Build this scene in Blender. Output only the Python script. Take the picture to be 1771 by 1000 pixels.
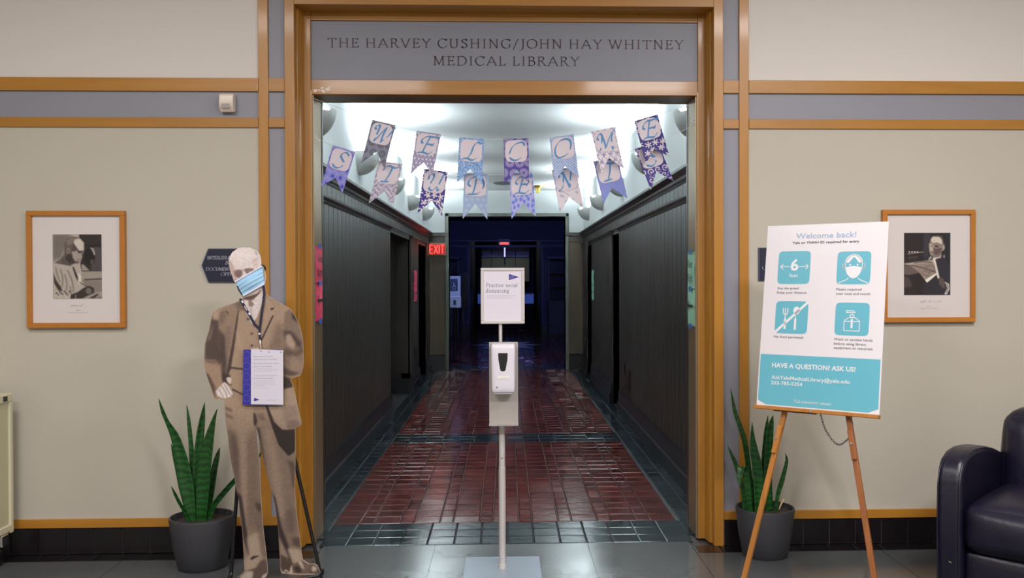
import bpy, math, random
import numpy as np
from mathutils import Vector, Matrix
from mathutils.geometry import delaunay_2d_cdt
random.seed(7); rng = np.random.default_rng(7)
for o in list(bpy.data.objects): bpy.data.objects.remove(o)
SC = bpy.context.scene; COL = SC.collection
V = Vector
# ------------------------------------------------------------------ camera
F = 1600.0; CX = 933.0; CY = 500.0; EYE = V((0, 0, 1.55))
YAW = 57/1600; PITCH = .0102; ROLL = .0032
fw = V((math.sin(YAW)*math.cos(PITCH), math.cos(YAW)*math.cos(PITCH), -math.sin(PITCH)))
r0 = V((math.cos(YAW), -math.sin(YAW), 0)); u0 = r0.cross(fw)
rt = math.cos(ROLL)*r0 - math.sin(ROLL)*u0; up = math.cos(ROLL)*u0 + math.sin(ROLL)*r0
cd = bpy.data.cameras.new('camera'); cam = bpy.data.objects.new('camera', cd); COL.objects.link(cam)
m = Matrix((rt, up, -fw)).transposed().to_4x4(); m.translation = EYE; cam.matrix_world = m
cd.sensor_width = 36; cd.lens = F/1771*36; cd.shift_x = -(CX-885.5)/1771; cd.shift_y = 0
cd.clip_start = .05; cd.clip_end = 100
SC.camera = cam
# ------------------------------------------------------------------ light and exposure
SC.view_settings.view_transform = 'Standard'; SC.view_settings.look = 'None'
SC.view_settings.gamma = 1; SC.view_settings.exposure = 0; SC.view_settings.use_curve_mapping = False
w = bpy.data.worlds.new('world'); SC.world = w; w.use_nodes = True
w.node_tree.nodes['Background'].inputs[0].default_value = (.8, .85, 1, 1)
w.node_tree.nodes['Background'].inputs[1].default_value = .02
def area(name, loc, size, power, color, rot=(0, 0, 0), sy=None, spread=math.pi):
    l = bpy.data.lights.new(name, 'AREA'); l.energy = power; l.color = color
    l.shape = 'RECTANGLE'; l.size = size; l.size_y = sy or size; l.spread = spread
    o = bpy.data.objects.new(name, l); COL.objects.link(o); o.location = loc; o.rotation_euler = rot
    return o
FOY = (1, .96, .965)
FOYER_LIGHTS = [(-2.2, 2.5), (2.2, 2.5), (-1.5, .3), (1.5, .3)]
for i, (x, y) in enumerate(FOYER_LIGHTS):
    area('ceiling_lamp_light', (x, y, 3.78), 1.15, (56, 98, 135, 210)[i], FOY, sy=.55)
area('gallery_fill', (0, 16.7, 3.08), 1.6, 60, (.25, .3, 1), rot=(math.radians(62), 0, 0), sy=.2)  # unseen blue fill added behind the opening header to light the gallery
area('alcove_light', (0, 29.6, 2.95), 1.0, 7, (.75, .8, 1))
SCONCE_POWER = 42
# ------------------------------------------------------------------ helpers
def ray(px, py): return fw + rt*((px-CX)/F) - up*((py-CY)/F)
def onY(px, py, Y): d = ray(px, py); return EYE + d*(Y/d.y)
def onZ(px, py, Z=0): d = ray(px, py); return EYE + d*((Z-EYE.z)/d.z)
def s2l(c):
    c = np.asarray(c, float)/255
    return np.where(c <= .04045, c/12.92, ((c+.055)/1.055)**2.4)
def rgb(r, g, b, k=1): return tuple(float(x) for x in np.clip(s2l((r, g, b))*k, 0, 1)) + (1,)
MATS = {}
def mat(name, col, rough=.5, metal=0, spec=.5, coat=0, emit=0, noise=0, nscale=(8, 8, 8), bump=0, bscale=60, vcol=False, rvar=0, emcol=None):
    if name in MATS: return MATS[name]
    m = bpy.data.materials.new(name); m.use_nodes = True; nt = m.node_tree; N = nt.nodes; L = nt.links
    b = N['Principled BSDF']; b.inputs['Roughness'].default_value = rough; b.inputs['Metallic'].default_value = metal
    b.inputs['Specular IOR Level'].default_value = spec; b.inputs['Coat Weight'].default_value = coat
    b.inputs['Coat Roughness'].default_value = .1
    b.inputs['Base Color'].default_value = col
    if vcol:
        a = N.new('ShaderNodeAttribute'); a.attribute_name = 'Col'; L.new(a.outputs['Color'], b.inputs['Base Color'])
    if emit: b.inputs['Emission Color'].default_value = emcol or col; b.inputs['Emission Strength'].default_value = emit
    if noise or rvar or bump:
        g = N.new('ShaderNodeNewGeometry')
    if noise or rvar:
        mp = N.new('ShaderNodeMapping'); mp.inputs['Scale'].default_value = nscale; L.new(g.outputs['Position'], mp.inputs[0])
        n = N.new('ShaderNodeTexNoise'); n.inputs['Scale'].default_value = 1; n.inputs['Detail'].default_value = 5; n.inputs['Distortion'].default_value = .6
        L.new(mp.outputs[0], n.inputs['Vector'])
    if noise:
        oi = N.new('ShaderNodeObjectInfo')
        ad = N.new('ShaderNodeMath'); ad.operation = 'MULTIPLY_ADD'; ad.inputs[1].default_value = .35; L.new(oi.outputs['Random'], ad.inputs[0]); L.new(n.outputs[0], ad.inputs[2])
        mr = N.new('ShaderNodeMapRange'); mr.inputs[1].default_value = .3; mr.inputs[2].default_value = 1.05
        mr.inputs[3].default_value = 1-noise; mr.inputs[4].default_value = 1+noise; L.new(ad.outputs[0], mr.inputs[0])
        mx = N.new('ShaderNodeVectorMath'); mx.operation = 'SCALE'; mx.inputs[0].default_value = col[:3]; L.new(mr.outputs[0], mx.inputs['Scale'])
        L.new(mx.outputs[0], b.inputs['Base Color'])
    if rvar:
        m2 = N.new('ShaderNodeMapRange'); m2.inputs[3].default_value = max(.02, rough-rvar); m2.inputs[4].default_value = rough+rvar
        L.new(n.outputs[0], m2.inputs[0]); L.new(m2.outputs[0], b.inputs['Roughness'])
    if bump:
        n2 = N.new('ShaderNodeTexNoise'); n2.inputs['Scale'].default_value = bscale; n2.inputs['Detail'].default_value = 3
        L.new(g.outputs['Position'], n2.inputs['Vector'])
        bp = N.new('ShaderNodeBump'); bp.inputs['Strength'].default_value = bump; bp.inputs['Distance'].default_value = .01
        L.new(n2.outputs[0], bp.inputs['Height']); L.new(bp.outputs[0], b.inputs['Normal'])
    MATS[name] = m; return m
ORG = {}
def setp(o, label=None, cat=None, group=None, kind=None):
    if label: o['label'] = label
    if cat: o['category'] = cat
    if group: o['group'] = group
    if kind: o['kind'] = kind
    return o
def thing(name, loc, label, cat, group=None):
    o = bpy.data.objects.new(name, None); COL.objects.link(o); o.location = loc; o.empty_display_size = .05
    ORG[o.as_pointer()] = V(loc); return setp(o, label, cat, group)
def structure(name, loc=(0, 0, 0)):
    o = bpy.data.objects.new(name, None); COL.objects.link(o); o.location = loc; o.empty_display_size = .05
    ORG[o.as_pointer()] = V(loc); o['kind'] = 'structure'; return o
class MB:
    def __init__(s): s.v = []; s.f = []; s.c = None
    def add(s, vs, fs):
        n = len(s.v); s.v += [tuple(v) for v in vs]; s.f += [tuple(i+n for i in f) for f in fs]; return s
    def box(s, x0, x1, y0, y1, z0, z1):
        return s.add([(x0,y0,z0),(x1,y0,z0),(x1,y1,z0),(x0,y1,z0),(x0,y0,z1),(x1,y0,z1),(x1,y1,z1),(x0,y1,z1)],
                     [(0,3,2,1),(4,5,6,7),(0,1,5,4),(1,2,6,5),(2,3,7,6),(3,0,4,7)])
    def prism(s, pts, ex):
        """closed polygon of 3D points extruded by vector ex"""
        n = len(pts); p = [V(q) for q in pts]; e = V(ex)
        return s.add(p+[q+e for q in p], [tuple(range(n))[::-1], tuple(range(n, 2*n))]+[(i, (i+1) % n, n+(i+1) % n, n+i) for i in range(n)])
    def tube(s, pts, r, n=8, cap=True):
        pts = [V(p) for p in pts]; R = r if isinstance(r, (list, tuple)) else [r]*len(pts)
        vs = []; prev = None
        for i, p in enumerate(pts):
            d = (pts[min(i+1, len(pts)-1)]-pts[max(i-1, 0)]).normalized()
            a = V((0, 0, 1)) if abs(d.z) < .9 else V((1, 0, 0))
            if prev is not None: a = prev
            b1 = (a - d*a.dot(d)).normalized(); b2 = d.cross(b1); prev = b1
            vs += [p+(b1*math.cos(2*math.pi*k/n)+b2*math.sin(2*math.pi*k/n))*R[i] for k in range(n)]
        fs = [(i*n+k, i*n+(k+1) % n, (i+1)*n+(k+1) % n, (i+1)*n+k) for i in range(len(pts)-1) for k in range(n)]
        if cap: fs += [tuple(range(n))[::-1], tuple(range((len(pts)-1)*n, len(pts)*n))]
        return s.add(vs, fs)
    def lathe(s, prof, c, n=32, a0=0, a1=2*math.pi):
        full = abs(a1-a0-2*math.pi) < 1e-6; k = n if full else n+1; vs = []
        for r, z in prof:
            for i in range(k):
                a = a0+(a1-a0)*i/n; vs.append((c[0]+r*math.cos(a), c[1]+r*math.sin(a), c[2]+z))
        fs = [(j*k+i, j*k+(i+1) % k, (j+1)*k+(i+1) % k, (j+1)*k+i) for j in range(len(prof)-1) for i in range(n if not full else k) if full or i < n]
        return s.add(vs, fs)
    def quad(s, a, b, c, d): return s.add([a, b, c, d], [(0, 1, 2, 3)])
    def xf(s, M): s.v = [tuple(M @ V(v)) for v in s.v]; return s
    def obj(s, name, m, parent=None, smooth=None, bevel=0, loc=None, label=None, cat=None, group=None, kind=None, segs=2):
        org = ORG.get(parent.as_pointer(), V((0, 0, 0))) if parent else V(loc or (0, 0, 0))
        me = bpy.data.meshes.new(name); me.from_pydata([tuple(V(v)-org) for v in s.v], [], s.f); me.update()
        if isinstance(m, str): m = MATS[m]
        me.materials.append(m)
        if s.c is not None:
            at = me.color_attributes.new('Col', 'FLOAT_COLOR', 'POINT')
            cc = np.ones((len(s.v), 4), np.float32); cc[:, :3] = s.c; at.data.foreach_set('color', cc.ravel())
        if smooth is not None:
            me.polygons.foreach_set('use_smooth', [True]*len(me.polygons)); me.set_sharp_from_angle(angle=math.radians(smooth))
        o = bpy.data.objects.new(name, me); COL.objects.link(o)
        if parent: o.parent = parent
        else: o.location = org
        ORG[o.as_pointer()] = org
        if bevel:
            b = o.modifiers.new('bevel', 'BEVEL'); b.width = bevel; b.segments = segs; b.limit_method = 'ANGLE'; b.angle_limit = .6
        return setp(o, label, cat, group, kind)
def B(*a): return MB().box(*a)
def puff(half, r, bulge=(0, 0, 0), n=10):
    """rounded box, faces bulging outward"""
    mb = MB(); h = V(half)
    for ax in range(3):
        for sg in (-1, 1):
            vs = []; fs = []
            for i in range(n+1):
                for j in range(n+1):
                    a = math.sin((i/n-.5)*math.pi*.999) ; b = math.sin((j/n-.5)*math.pi*.999)
                    p = [0, 0, 0]; p[ax] = sg; p[(ax+1) % 3] = a; p[(ax+2) % 3] = b
                    q = V([p[k]*h[k] for k in range(3)])
                    inn = V([max(-(h[k]-r), min(h[k]-r, q[k])) for k in range(3)]); d = q-inn
                    if d.length > 1e-9: q = inn + d.normalized()*r
                    t = (1-a*a)*(1-b*b); q[ax] += sg*bulge[ax]*t
                    vs.append(q)
            for i in range(n):
                for j in range(n):
                    f = (i*(n+1)+j, (i+1)*(n+1)+j, (i+1)*(n+1)+j+1, i*(n+1)+j+1)
                    fs.append(f if sg > 0 else f[::-1])
            mb.add(vs, fs)
    return mb
def spline(pts, n=6):
    P = [V(p) if len(p) == 3 else V((p[0], p[1], 0)) for p in pts]; out = []
    for i in range(len(P)-1):
        a, b, c, d = P[max(i-1, 0)], P[i], P[i+1], P[min(i+2, len(P)-1)]
        for k in range(n):
            t = k/n
            out.append(.5*((2*b)+(c-a)*t+(2*a-5*b+4*c-d)*t*t+(3*b-a-3*c+d)*t**3))
    out.append(P[-1]); return out
# ------------------------------------------------------------------ pen lettering
ROMAN = {
'A': (.86, 'L.04,0 .43,1;L.43,1 .82,0;L.19,.36 .67,.36;s.06,0;s.8,0'),
'B': (.66, 'L.14,0 .14,1;C.14,1 .36,1 .52,.9 .53,.74 .4,.57 .14,.54;C.3,.54 .52,.5 .62,.33 .57,.1 .38,0 .14,0;s.1,1;s.1,0'),
'C': (.82, 'C.78,.82 .65,.97 .45,1 .2,.9 .06,.65 .06,.4 .18,.12 .4,-.01 .6,.02 .8,.2;L.78,.8 .8,1'),
'D': (.88, 'L.14,0 .14,1;C.14,1 .45,1 .7,.87 .82,.6 .8,.35 .64,.1 .42,0 .14,0;s.1,1;s.1,0'),
'E': (.64, 'L.14,0 .14,1;L.14,.98 .55,.98;L.14,.53 .46,.53;L.14,.02 .58,.02;L.55,1 .56,.84;L.46,.62 .46,.44;L.58,0 .62,.2;s.1,1;s.1,0'),
'F': (.6, 'L.14,0 .14,1;L.14,.98 .55,.98;L.14,.53 .46,.53;L.55,1 .56,.84;L.46,.62 .46,.44;s.1,1;s.14,0'),
'G': (.86, 'C.78,.84 .65,.97 .45,1 .2,.9 .06,.65 .06,.4 .18,.12 .42,-.01 .62,.02 .76,.1;L.76,.08 .76,.42;s.76,.42;L.78,.8 .79,1'),
'H': (.92, 'L.15,0 .15,1;L.75,0 .75,1;L.15,.52 .75,.52;s.15,0;s.15,1;s.75,0;s.75,1'),
'I': (.34, 'L.17,0 .17,1;s.17,0;s.17,1'),
'J': (.36, 'C.22,1 .22,.4 .2,.0 .1,-.18 -.02,-.24;s.22,1'),
'L': (.6, 'L.14,0 .14,1;L.14,.02 .54,.02;L.54,0 .58,.22;s.14,1;s.1,0'),
'M': (1.05, 'L.16,0 .18,1;L.18,1 .52,.08;L.52,.08 .86,1;L.86,1 .9,0;s.15,0;s.9,0;s.12,1;s.92,1'),
'N': (.92, 'L.16,0 .16,1;L.16,1 .76,.0;L.76,0 .76,1;s.15,0;s.1,1;s.76,1'),
'O': (.92, 'C.46,1 .22,.93 .06,.7 .06,.32 .22,.07 .46,0 .7,.07 .86,.32 .86,.7 .7,.93 .46,1'),
'P': (.62, 'L.14,0 .14,1;C.14,1 .38,1 .55,.88 .56,.7 .42,.48 .14,.46;s.1,1;s.14,0'),
'Q': (.92, 'C.46,1 .22,.93 .06,.7 .06,.32 .22,.07 .46,0 .7,.07 .86,.32 .86,.7 .7,.93 .46,1;L.5,0 .85,-.2'),
'R': (.74, 'L.14,0 .14,1;C.14,1 .36,1 .53,.9 .54,.74 .4,.54 .14,.52;L.36,.52 .7,.0;s.1,1;s.14,0;s.74,0'),
'S': (.58, 'C.48,.84 .38,.97 .22,.98 .09,.86 .12,.68 .3,.54 .46,.4 .5,.2 .38,.03 .2,.01 .08,.16;L.49,.8 .5,.98;L.06,0 .08,.2'),
'T': (.76, 'L.38,0 .38,1;L.04,.98 .72,.98;L.04,1 .03,.82;L.72,1 .73,.82;s.38,0'),
'U': (.88, 'C.15,1 .15,.35 .22,.08 .42,0 .62,.07 .7,.3 .7,1;s.14,1;s.7,1'),
'V': (.84, 'L.06,1 .42,0;L.42,0 .78,1;s.06,1;s.78,1'),
'W': (1.2, 'L.06,1 .34,0;L.34,0 .6,.9;L.6,.9 .86,0;L.86,0 1.14,1;s.06,1;s.58,1;s1.14,1'),
'X': (.8, 'L.08,1 .72,0;L.72,1 .08,0;s.08,1;s.72,1;s.08,0;s.72,0'),
'Y': (.78, 'L.06,1 .39,.5;L.72,1 .39,.5;L.39,.5 .39,0;s.06,1;s.72,1;s.39,0'),
'/': (.5, 'L.02,-.2 .46,1.06'), '&': (.85, 'C.78,.5 .6,.15 .35,0 .12,.1 .12,.35 .35,.55 .5,.78 .38,.97 .22,.85 .3,.6 .55,.2 .8,.02;s.76,.5'),
'a': (.5, 'C.08,.52 .2,.62 .34,.56 .35,.4 .35,.08 .47,.02;C.35,.36 .14,.3 .06,.15 .14,.0 .26,.03 .35,.16'),
'c': (.5, 'C.44,.5 .3,.62 .12,.5 .06,.28 .16,.04 .3,0 .46,.12'),
'd': (.58, 'C.4,.52 .26,.62 .1,.48 .06,.28 .14,.04 .28,.0 .4,.12;L.41,0 .41,1.05;L.41,.02 .52,.04;L.32,1 .42,1.05'),
'e': (.5, 'C.08,.36 .44,.38 .4,.56 .26,.62 .1,.48 .06,.26 .18,.03 .34,.01 .46,.14'),
'g': (.55, 'C.25,.62 .08,.5 .1,.3 .24,.22 .38,.32 .38,.52 .25,.62;L.36,.58 .52,.62;C.2,.22 .1,.12 .2,.02 .42,-.04 .4,-.22 .2,-.3 .04,-.2 .1,-.06 .2,.0'),
'i': (.28, 'L.14,0 .14,.62;s.14,0;L.05,.6 .14,.62;L.13,.84 .17,.88'),
'l': (.28, 'L.14,0 .14,1.05;s.14,0;L.05,1 .14,1.05'),
'n': (.64, 'L.16,0 .16,.62;C.16,.46 .3,.6 .46,.58 .48,.4 .48,0;s.16,0;s.48,0;L.06,.6 .16,.62'),
'o': (.56, 'C.28,.62 .12,.54 .06,.32 .12,.08 .28,0 .44,.08 .5,.32 .44,.54 .28,.62'),
'r': (.42, 'L.15,0 .15,.62;C.15,.42 .24,.58 .38,.58;s.15,0;L.05,.6 .15,.62'),
's': (.42, 'C.34,.5 .22,.62 .1,.52 .12,.38 .32,.25 .34,.1 .2,0 .06,.12'),
't': (.36, 'C.14,.8 .14,.2 .18,.03 .34,.06;L.02,.6 .32,.6'),
'y': (.54, 'L.06,.6 .28,.03;C.48,.6 .28,.03 .16,-.24 .04,-.26;s.06,.6;s.48,.6'),
'h': (.64, 'L.16,0 .16,1.05;C.16,.46 .3,.6 .46,.58 .48,.4 .48,0;s.16,0;s.48,0;L.06,1 .16,1.05'),
'u': (.62, 'C.14,.6 .14,.15 .24,.0 .36,.04 .46,.16;L.46,0 .46,.62;L.46,.02 .56,.03'),
'k': (.6, 'L.16,0 .16,1.05;L.16,.26 .46,.6;L.26,.36 .54,0;s.16,0'),
'm': (.94, 'L.16,0 .16,.62;C.16,.46 .28,.6 .42,.58 .44,.4 .44,0;C.44,.46 .58,.6 .72,.58 .74,.4 .74,0;s.16,0;s.44,0;s.74,0'),
'f': (.36, 'C.4,1 .26,1.05 .15,.9 .14,.6 .14,0;L.02,.6 .3,.6;s.14,0'),
'b': (.58, 'L.14,1.05 .14,.02;C.14,.46 .3,.62 .46,.54 .52,.3 .42,.06 .26,0 .14,.1'),
'w': (.84, 'L.06,.6 .24,0;L.24,0 .42,.58;L.42,.58 .6,0;L.6,0 .78,.6;s.06,.6;s.78,.6'),
'v': (.54, 'L.06,.6 .27,0;L.27,0 .48,.6;s.06,.6;s.48,.6'),
'p': (.6, 'L.14,.6 .14,-.3;C.14,.46 .3,.62 .46,.54 .52,.3 .42,.06 .26,0 .14,.1;s.14,-.3'),
'6': (.56, 'C.46,1 .2,.85 .06,.5 .1,.12 .28,0 .46,.12 .48,.4 .3,.55 .12,.42'),
"'": (.2, 'L.1,1 .08,.8'), '(': (.3, 'C.26,1.1 .1,.8 .1,.2 .26,-.15'), ')': (.3, 'C.04,1.1 .2,.8 .2,.2 .04,-.15'), '.': (.2, 'L.08,.03 .12,.07'),
}
SWASH = {
'W': (1.1, 'C.16,.7 .06,.8 .14,.97 .26,.95 .3,.6 .34,0;C.34,0 .5,.5 .66,.95;C.66,.95 .66,.5 .72,.02;C.72,.02 .96,.5 1.04,.8 1.12,1.05'),
'E': (.85, 'C.16,.55 .04,.65 .1,.85 .3,.98 .44,.98 .86,.98;C.44,.98 .36,.5 .32,.05;C.08,.0 .32,.05 .7,-.02 .84,.16;C.36,.52 .55,.54 .72,.5;L.72,.44 .74,.6;L.84,.88 .88,1'),
'L': (.85, 'C.82,.92 .6,1 .46,.75 .42,.35 .28,.06;C.06,.02 .28,.06 .6,-.02 .84,.16'),
'C': (.8, 'C.82,.8 .74,.97 .5,.97 .22,.8 .08,.45 .14,.12 .36,-.02 .58,.02 .78,.18'),
'O': (.95, 'C.5,1 .24,.88 .07,.6 .06,.25 .22,.0 .46,0 .74,.14 .9,.45 .9,.8 .72,.98 .5,1'),
'M': (1.1, 'C.12,.62 .03,.75 .14,.95 .28,.9 .3,.5 .22,.0;C.28,.92 .44,.5 .54,.1;C.54,.1 .72,.6 .92,.98;C.92,.98 .86,.5 .94,.02 1.02,.06;C.92,.98 1.0,1.04 1.06,1.1'),
'S': (.7, 'C.7,.86 .56,1 .34,.95 .28,.72 .46,.54 .6,.36 .56,.1 .34,-.02 .12,.04 .04,.2'),
'T': (.8, 'C.04,.68 .06,.9 .26,.98 .6,.9 .84,1.02;C.46,.95 .46,.5 .38,.03;L.16,.0 .56,.03'),
'U': (.9, 'C.06,.62 .02,.85 .2,.98 .3,.8 .24,.4 .26,.1 .44,0 .62,.2 .74,.6 .78,1;C.78,1 .72,.5 .74,.06 .86,.08'),
'D': (.95, 'C.2,.45 .04,.6 .12,.88 .4,1.02 .7,.95 .9,.7 .9,.35 .68,.06 .42,0 .14,.0;C.46,.9 .44,.4 .38,.02'),
'N': (1.0, 'C.1,.7 .06,.85 .2,.95 .32,.8 .32,.3 .24,.0 .1,-.04;C.28,.95 .5,.5 .72,.04;C.72,.04 .72,.6 .78,1.0 .96,1.12'),
}
def pen(mb, stroke_pts, nib, thick=.012):
    P = stroke_pts; n = V((nib[0], nib[1], 0))*.5; t = V((-n.y, n.x, 0)).normalized()*thick if n.length else V((0, 0, 0))
    for a, b in zip(P[:-1], P[1:]):
        d = b-a
        if d.length < 1e-6: continue
        pts = [a-n-t, a+n-t, a+n+t, a-n+t, b-n-t, b+n-t, b+n+t, b-n+t]
        # convex hull of both nib rectangles
        pt = sorted(set((round(p.x, 5), round(p.y, 5)) for p in pts))
        def half(s):
            h = []
            for q in s:
                while len(h) > 1 and (h[-1][0]-h[-2][0])*(q[1]-h[-2][1])-(h[-1][1]-h[-2][1])*(q[0]-h[-2][0]) <= 1e-9: h.pop()
                h.append(q)
            return h
        hull = half(pt)[:-1]+half(pt[::-1])[:-1]
        if len(hull) > 2: mb.add([(x, y, 0) for x, y in hull], [tuple(range(len(hull)))])
def penline(text, table=ROMAN, weight=.11, ang=25, track=.06, shear=0, serif=.11, n=5):
    """lettering in the xy plane, cap height 1; returns (MB, width)"""
    mb = MB(); x = 0; a = math.radians(ang); nib = (weight*math.cos(a), weight*math.sin(a))
    for ch in text:
        if ch == ' ': x += .42; continue
        adv, strokes = table[ch]
        for s in strokes.split(';'):
            k = s[0]; pts = [V(tuple(float(q) for q in p.split(','))+(0,)) for p in s[1:].split()]
            if k == 's': pts = [pts[0]+V((-serif, 0, 0)), pts[0]+V((serif, 0, 0))]
            if k == 'C': pts = spline(pts, n)
            pts = [V((p.x+x+p.y*shear, p.y, 0)) for p in pts]
            pen(mb, pts, (nib[0]*.6, nib[1]*.4) if k == 's' else nib)
        x += adv+track
    return mb, x-track
def sans(text, bold=0):
    cu = bpy.data.curves.new('t', 'FONT'); cu.body = text; cu.size = 1; cu.resolution_u = 2; cu.offset = bold
    o = bpy.data.objects.new('t', cu); COL.objects.link(o)
    me = bpy.data.meshes.new_from_object(o.evaluated_get(bpy.context.evaluated_depsgraph_get()))
    mb = MB(); mb.add([v.co.copy() for v in me.vertices], [tuple(p.vertices) for p in me.polygons])
    bpy.data.objects.remove(o); bpy.data.meshes.remove(me); bpy.data.curves.remove(cu)
    xs = [v[0] for v in mb.v]; mn = min(xs); mb.v = [(v[0]-mn, v[1], 0) for v in mb.v]
    return mb, max(xs)-mn
def place(mbw, O, X, U, width, cap, capunit=1.0):
    """fit lettering: O baseline start (world), X right unit, U up unit; width and cap height in metres"""
    mb, wd = mbw; sx = width/wd; sy = cap/capunit
    mb.v = [tuple(V(O)+V(X)*(v[0]*sx)+V(U)*(v[1]*sy)) for v in mb.v]; return mb
SANSCAP = .73
def merge(*mbs):
    o = MB()
    for m_ in mbs: o.add(m_.v, m_.f)
    return o
# ------------------------------------------------------------------ painted prints (colour per vertex on a fine mesh)
def blur(a, s):
    if s <= 0: return a
    r = max(1, int(s*3)); k = np.exp(-np.arange(-r, r+1)**2/(2*s*s)); k /= k.sum()
    p = np.pad(a, ((r, r), (0, 0)), 'edge'); a = sum(k[i]*p[i:i+a.shape[0]] for i in range(2*r+1))
    p = np.pad(a, ((0, 0), (r, r)), 'edge'); return sum(k[i]*p[:, i:i+a.shape[1]] for i in range(2*r+1))
class Canvas:
    def __init__(s, x0, y0, x1, y1, bg, ss=2):
        s.x0, s.y0, s.ss = x0, y0, ss; s.w = int((x1-x0)*ss); s.h = int((y1-y0)*ss)
        s.a = np.ones((s.h, s.w, 3))*np.array(bg, float); s.Y, s.X = np.mgrid[0:s.h, 0:s.w]
        s.X = s.X/ss+x0; s.Y = s.Y/ss+y0; s.T = (0, 0, 1)
    def tr(s, ox, oy, sc): s.T = (ox, oy, sc); return s
    def poly(s, pts, col, bl=.6, al=1):
        ox, oy, sc = s.T; P = [(ox+x/sc, oy+y/sc) for x, y in pts]; m_ = np.zeros((s.h, s.w), bool)
        for (xa, ya), (xb, yb) in zip(P, P[1:]+P[:1]):
            if ya == yb: continue
            c = ((s.Y < ya) != (s.Y < yb)) & (s.X < (xb-xa)*(s.Y-ya)/(yb-ya)+xa); m_ ^= c
        s.mix(m_.astype(float), col, bl, al); return s
    def ell(s, cx, cy, rx, ry, col, bl=.6, al=1):
        ox, oy, sc = s.T; m_ = ((s.X-ox-cx/sc)/(rx/sc))**2+((s.Y-oy-cy/sc)/(ry/sc))**2 < 1
        s.mix(m_.astype(float), col, bl, al); return s
    def line(s, pts, wd, col, bl=.5, al=1):
        ox, oy, sc = s.T; P = [(p.x, p.y) for p in spline(pts, 6)]; m_ = np.zeros((s.h, s.w), bool)
        for (xa, ya), (xb, yb) in zip(P, P[1:]):
            xa, ya, xb, yb = ox+xa/sc, oy+ya/sc, ox+xb/sc, oy+yb/sc; dx, dy = xb-xa, yb-ya; L2 = dx*dx+dy*dy+1e-9
            t = np.clip(((s.X-xa)*dx+(s.Y-ya)*dy)/L2, 0, 1)
            m_ |= (s.X-xa-t*dx)**2+(s.Y-ya-t*dy)**2 < (wd/sc/2)**2
        s.mix(m_.astype(float), col, bl, al); return s
    bk = 1
    def mix(s, m_, col, bl, al):
        m_ = blur(m_, bl*s.ss*(s.bk if bl > .65 else 1))*al; s.a = s.a*(1-m_[..., None])+np.array(col, float)*m_[..., None]
    def grain(s, amp, sc=1.5):
        n = blur(rng.standard_normal((s.h, s.w)), sc); s.a = s.a*(1+amp*n/n.std())[..., None]; return s
    def at(s, px, py):
        x = np.clip((np.asarray(px)-s.x0)*s.ss, 0, s.w-1.001); y = np.clip((np.asarray(py)-s.y0)*s.ss, 0, s.h-1.001)
        i = y.astype(int); j = x.astype(int); fy = (y-i)[..., None]; fx = (x-j)[..., None]; a = s.a
        return (a[i, j]*(1-fy)*(1-fx)+a[i+1, j]*fy*(1-fx)+a[i, j+1]*(1-fy)*fx+a[i+1, j+1]*fy*fx)
def gridprint(fn, nu, nv, colfn, gain=1):
    """fn(u,v)->world point, colfn(U,V)->sRGB array"""
    mb = MB(); U, W = np.meshgrid(np.linspace(0, 1, nu+1), np.linspace(0, 1, nv+1))
    mb.v = [tuple(fn(u, v)) for u, v in zip(U.ravel(), W.ravel())]
    mb.f = [(j*(nu+1)+i, (j+1)*(nu+1)+i, (j+1)*(nu+1)+i+1, j*(nu+1)+i+1) for j in range(nv) for i in range(nu)]
    mb.c = np.clip(s2l(np.clip(colfn(U, W).reshape(-1, 3), 0, 255))*gain, 0, .9); return mb

# ------------------------------------------------------------------ materials
oak = rgb(168, 115, 38)
mat('wood_vertical', oak, .38, noise=.16, nscale=(28, 28, 2.2), coat=.15)
mat('wood_horizontal', oak, .38, noise=.16, nscale=(2.2, 28, 28), coat=.15)
mat('plaster_upper', rgb(214, 208, 202), .7, bump=.05, bscale=180)
mat('plaster_lower', rgb(184, 178, 164), .7, bump=.05, bscale=180)
mat('inlay_paint', rgb(136, 136, 146), .5)
mat('sign_paint', rgb(124, 126, 138), .45, noise=.05, nscale=(3, 3, 3))
mat('sign_letter', rgb(62, 38, 44), .5)
mat('steel', rgb(150, 128, 98), .4, metal=.6)  # brown tint stands in for the wood mirrored in the jambs
mat('base_tile', rgb(24, 20, 24), .22, noise=.2)
mat('grout_dark', rgb(104, 98, 104), .6)
mat('grout_floor', rgb(60, 62, 66), .3)
mat('slate', rgb(80, 83, 84), .16, noise=.14, nscale=(2.5, 3.5, 2), bump=.05, bscale=7, rvar=.07)
mat('dark_tile', rgb(32, 42, 48), .15, noise=.35, nscale=(3, 3, 3), bump=.12, bscale=14, rvar=.08)
mat('red_tile', rgb(84, 32, 27), .15, noise=.45, nscale=(4, 4, 4), bump=.14, bscale=14, rvar=.08)
mat('plank', rgb(44, 38, 32), .42, noise=.28, nscale=(14, 14, .8))
mat('plank_back', rgb(18, 16, 15), .6)
mat('molding', rgb(54, 48, 42), .38, noise=.15)
mat('dark_base', rgb(26, 28, 30), .3)
mat('corridor_white', rgb(236, 240, 240), .75)
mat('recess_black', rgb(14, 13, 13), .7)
mat('white_paint', rgb(225, 222, 218), .5)
mat('black_metal', rgb(8, 8, 10), .35, spec=.5)
mat('alu', rgb(205, 200, 198), .38, metal=.35)
mat('bronze_alu', rgb(168, 158, 150), .4, metal=.5)
mat('chrome', rgb(220, 220, 220), .15, metal=1)
mat('brass', rgb(190, 160, 80), .3, metal=.8)

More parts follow.
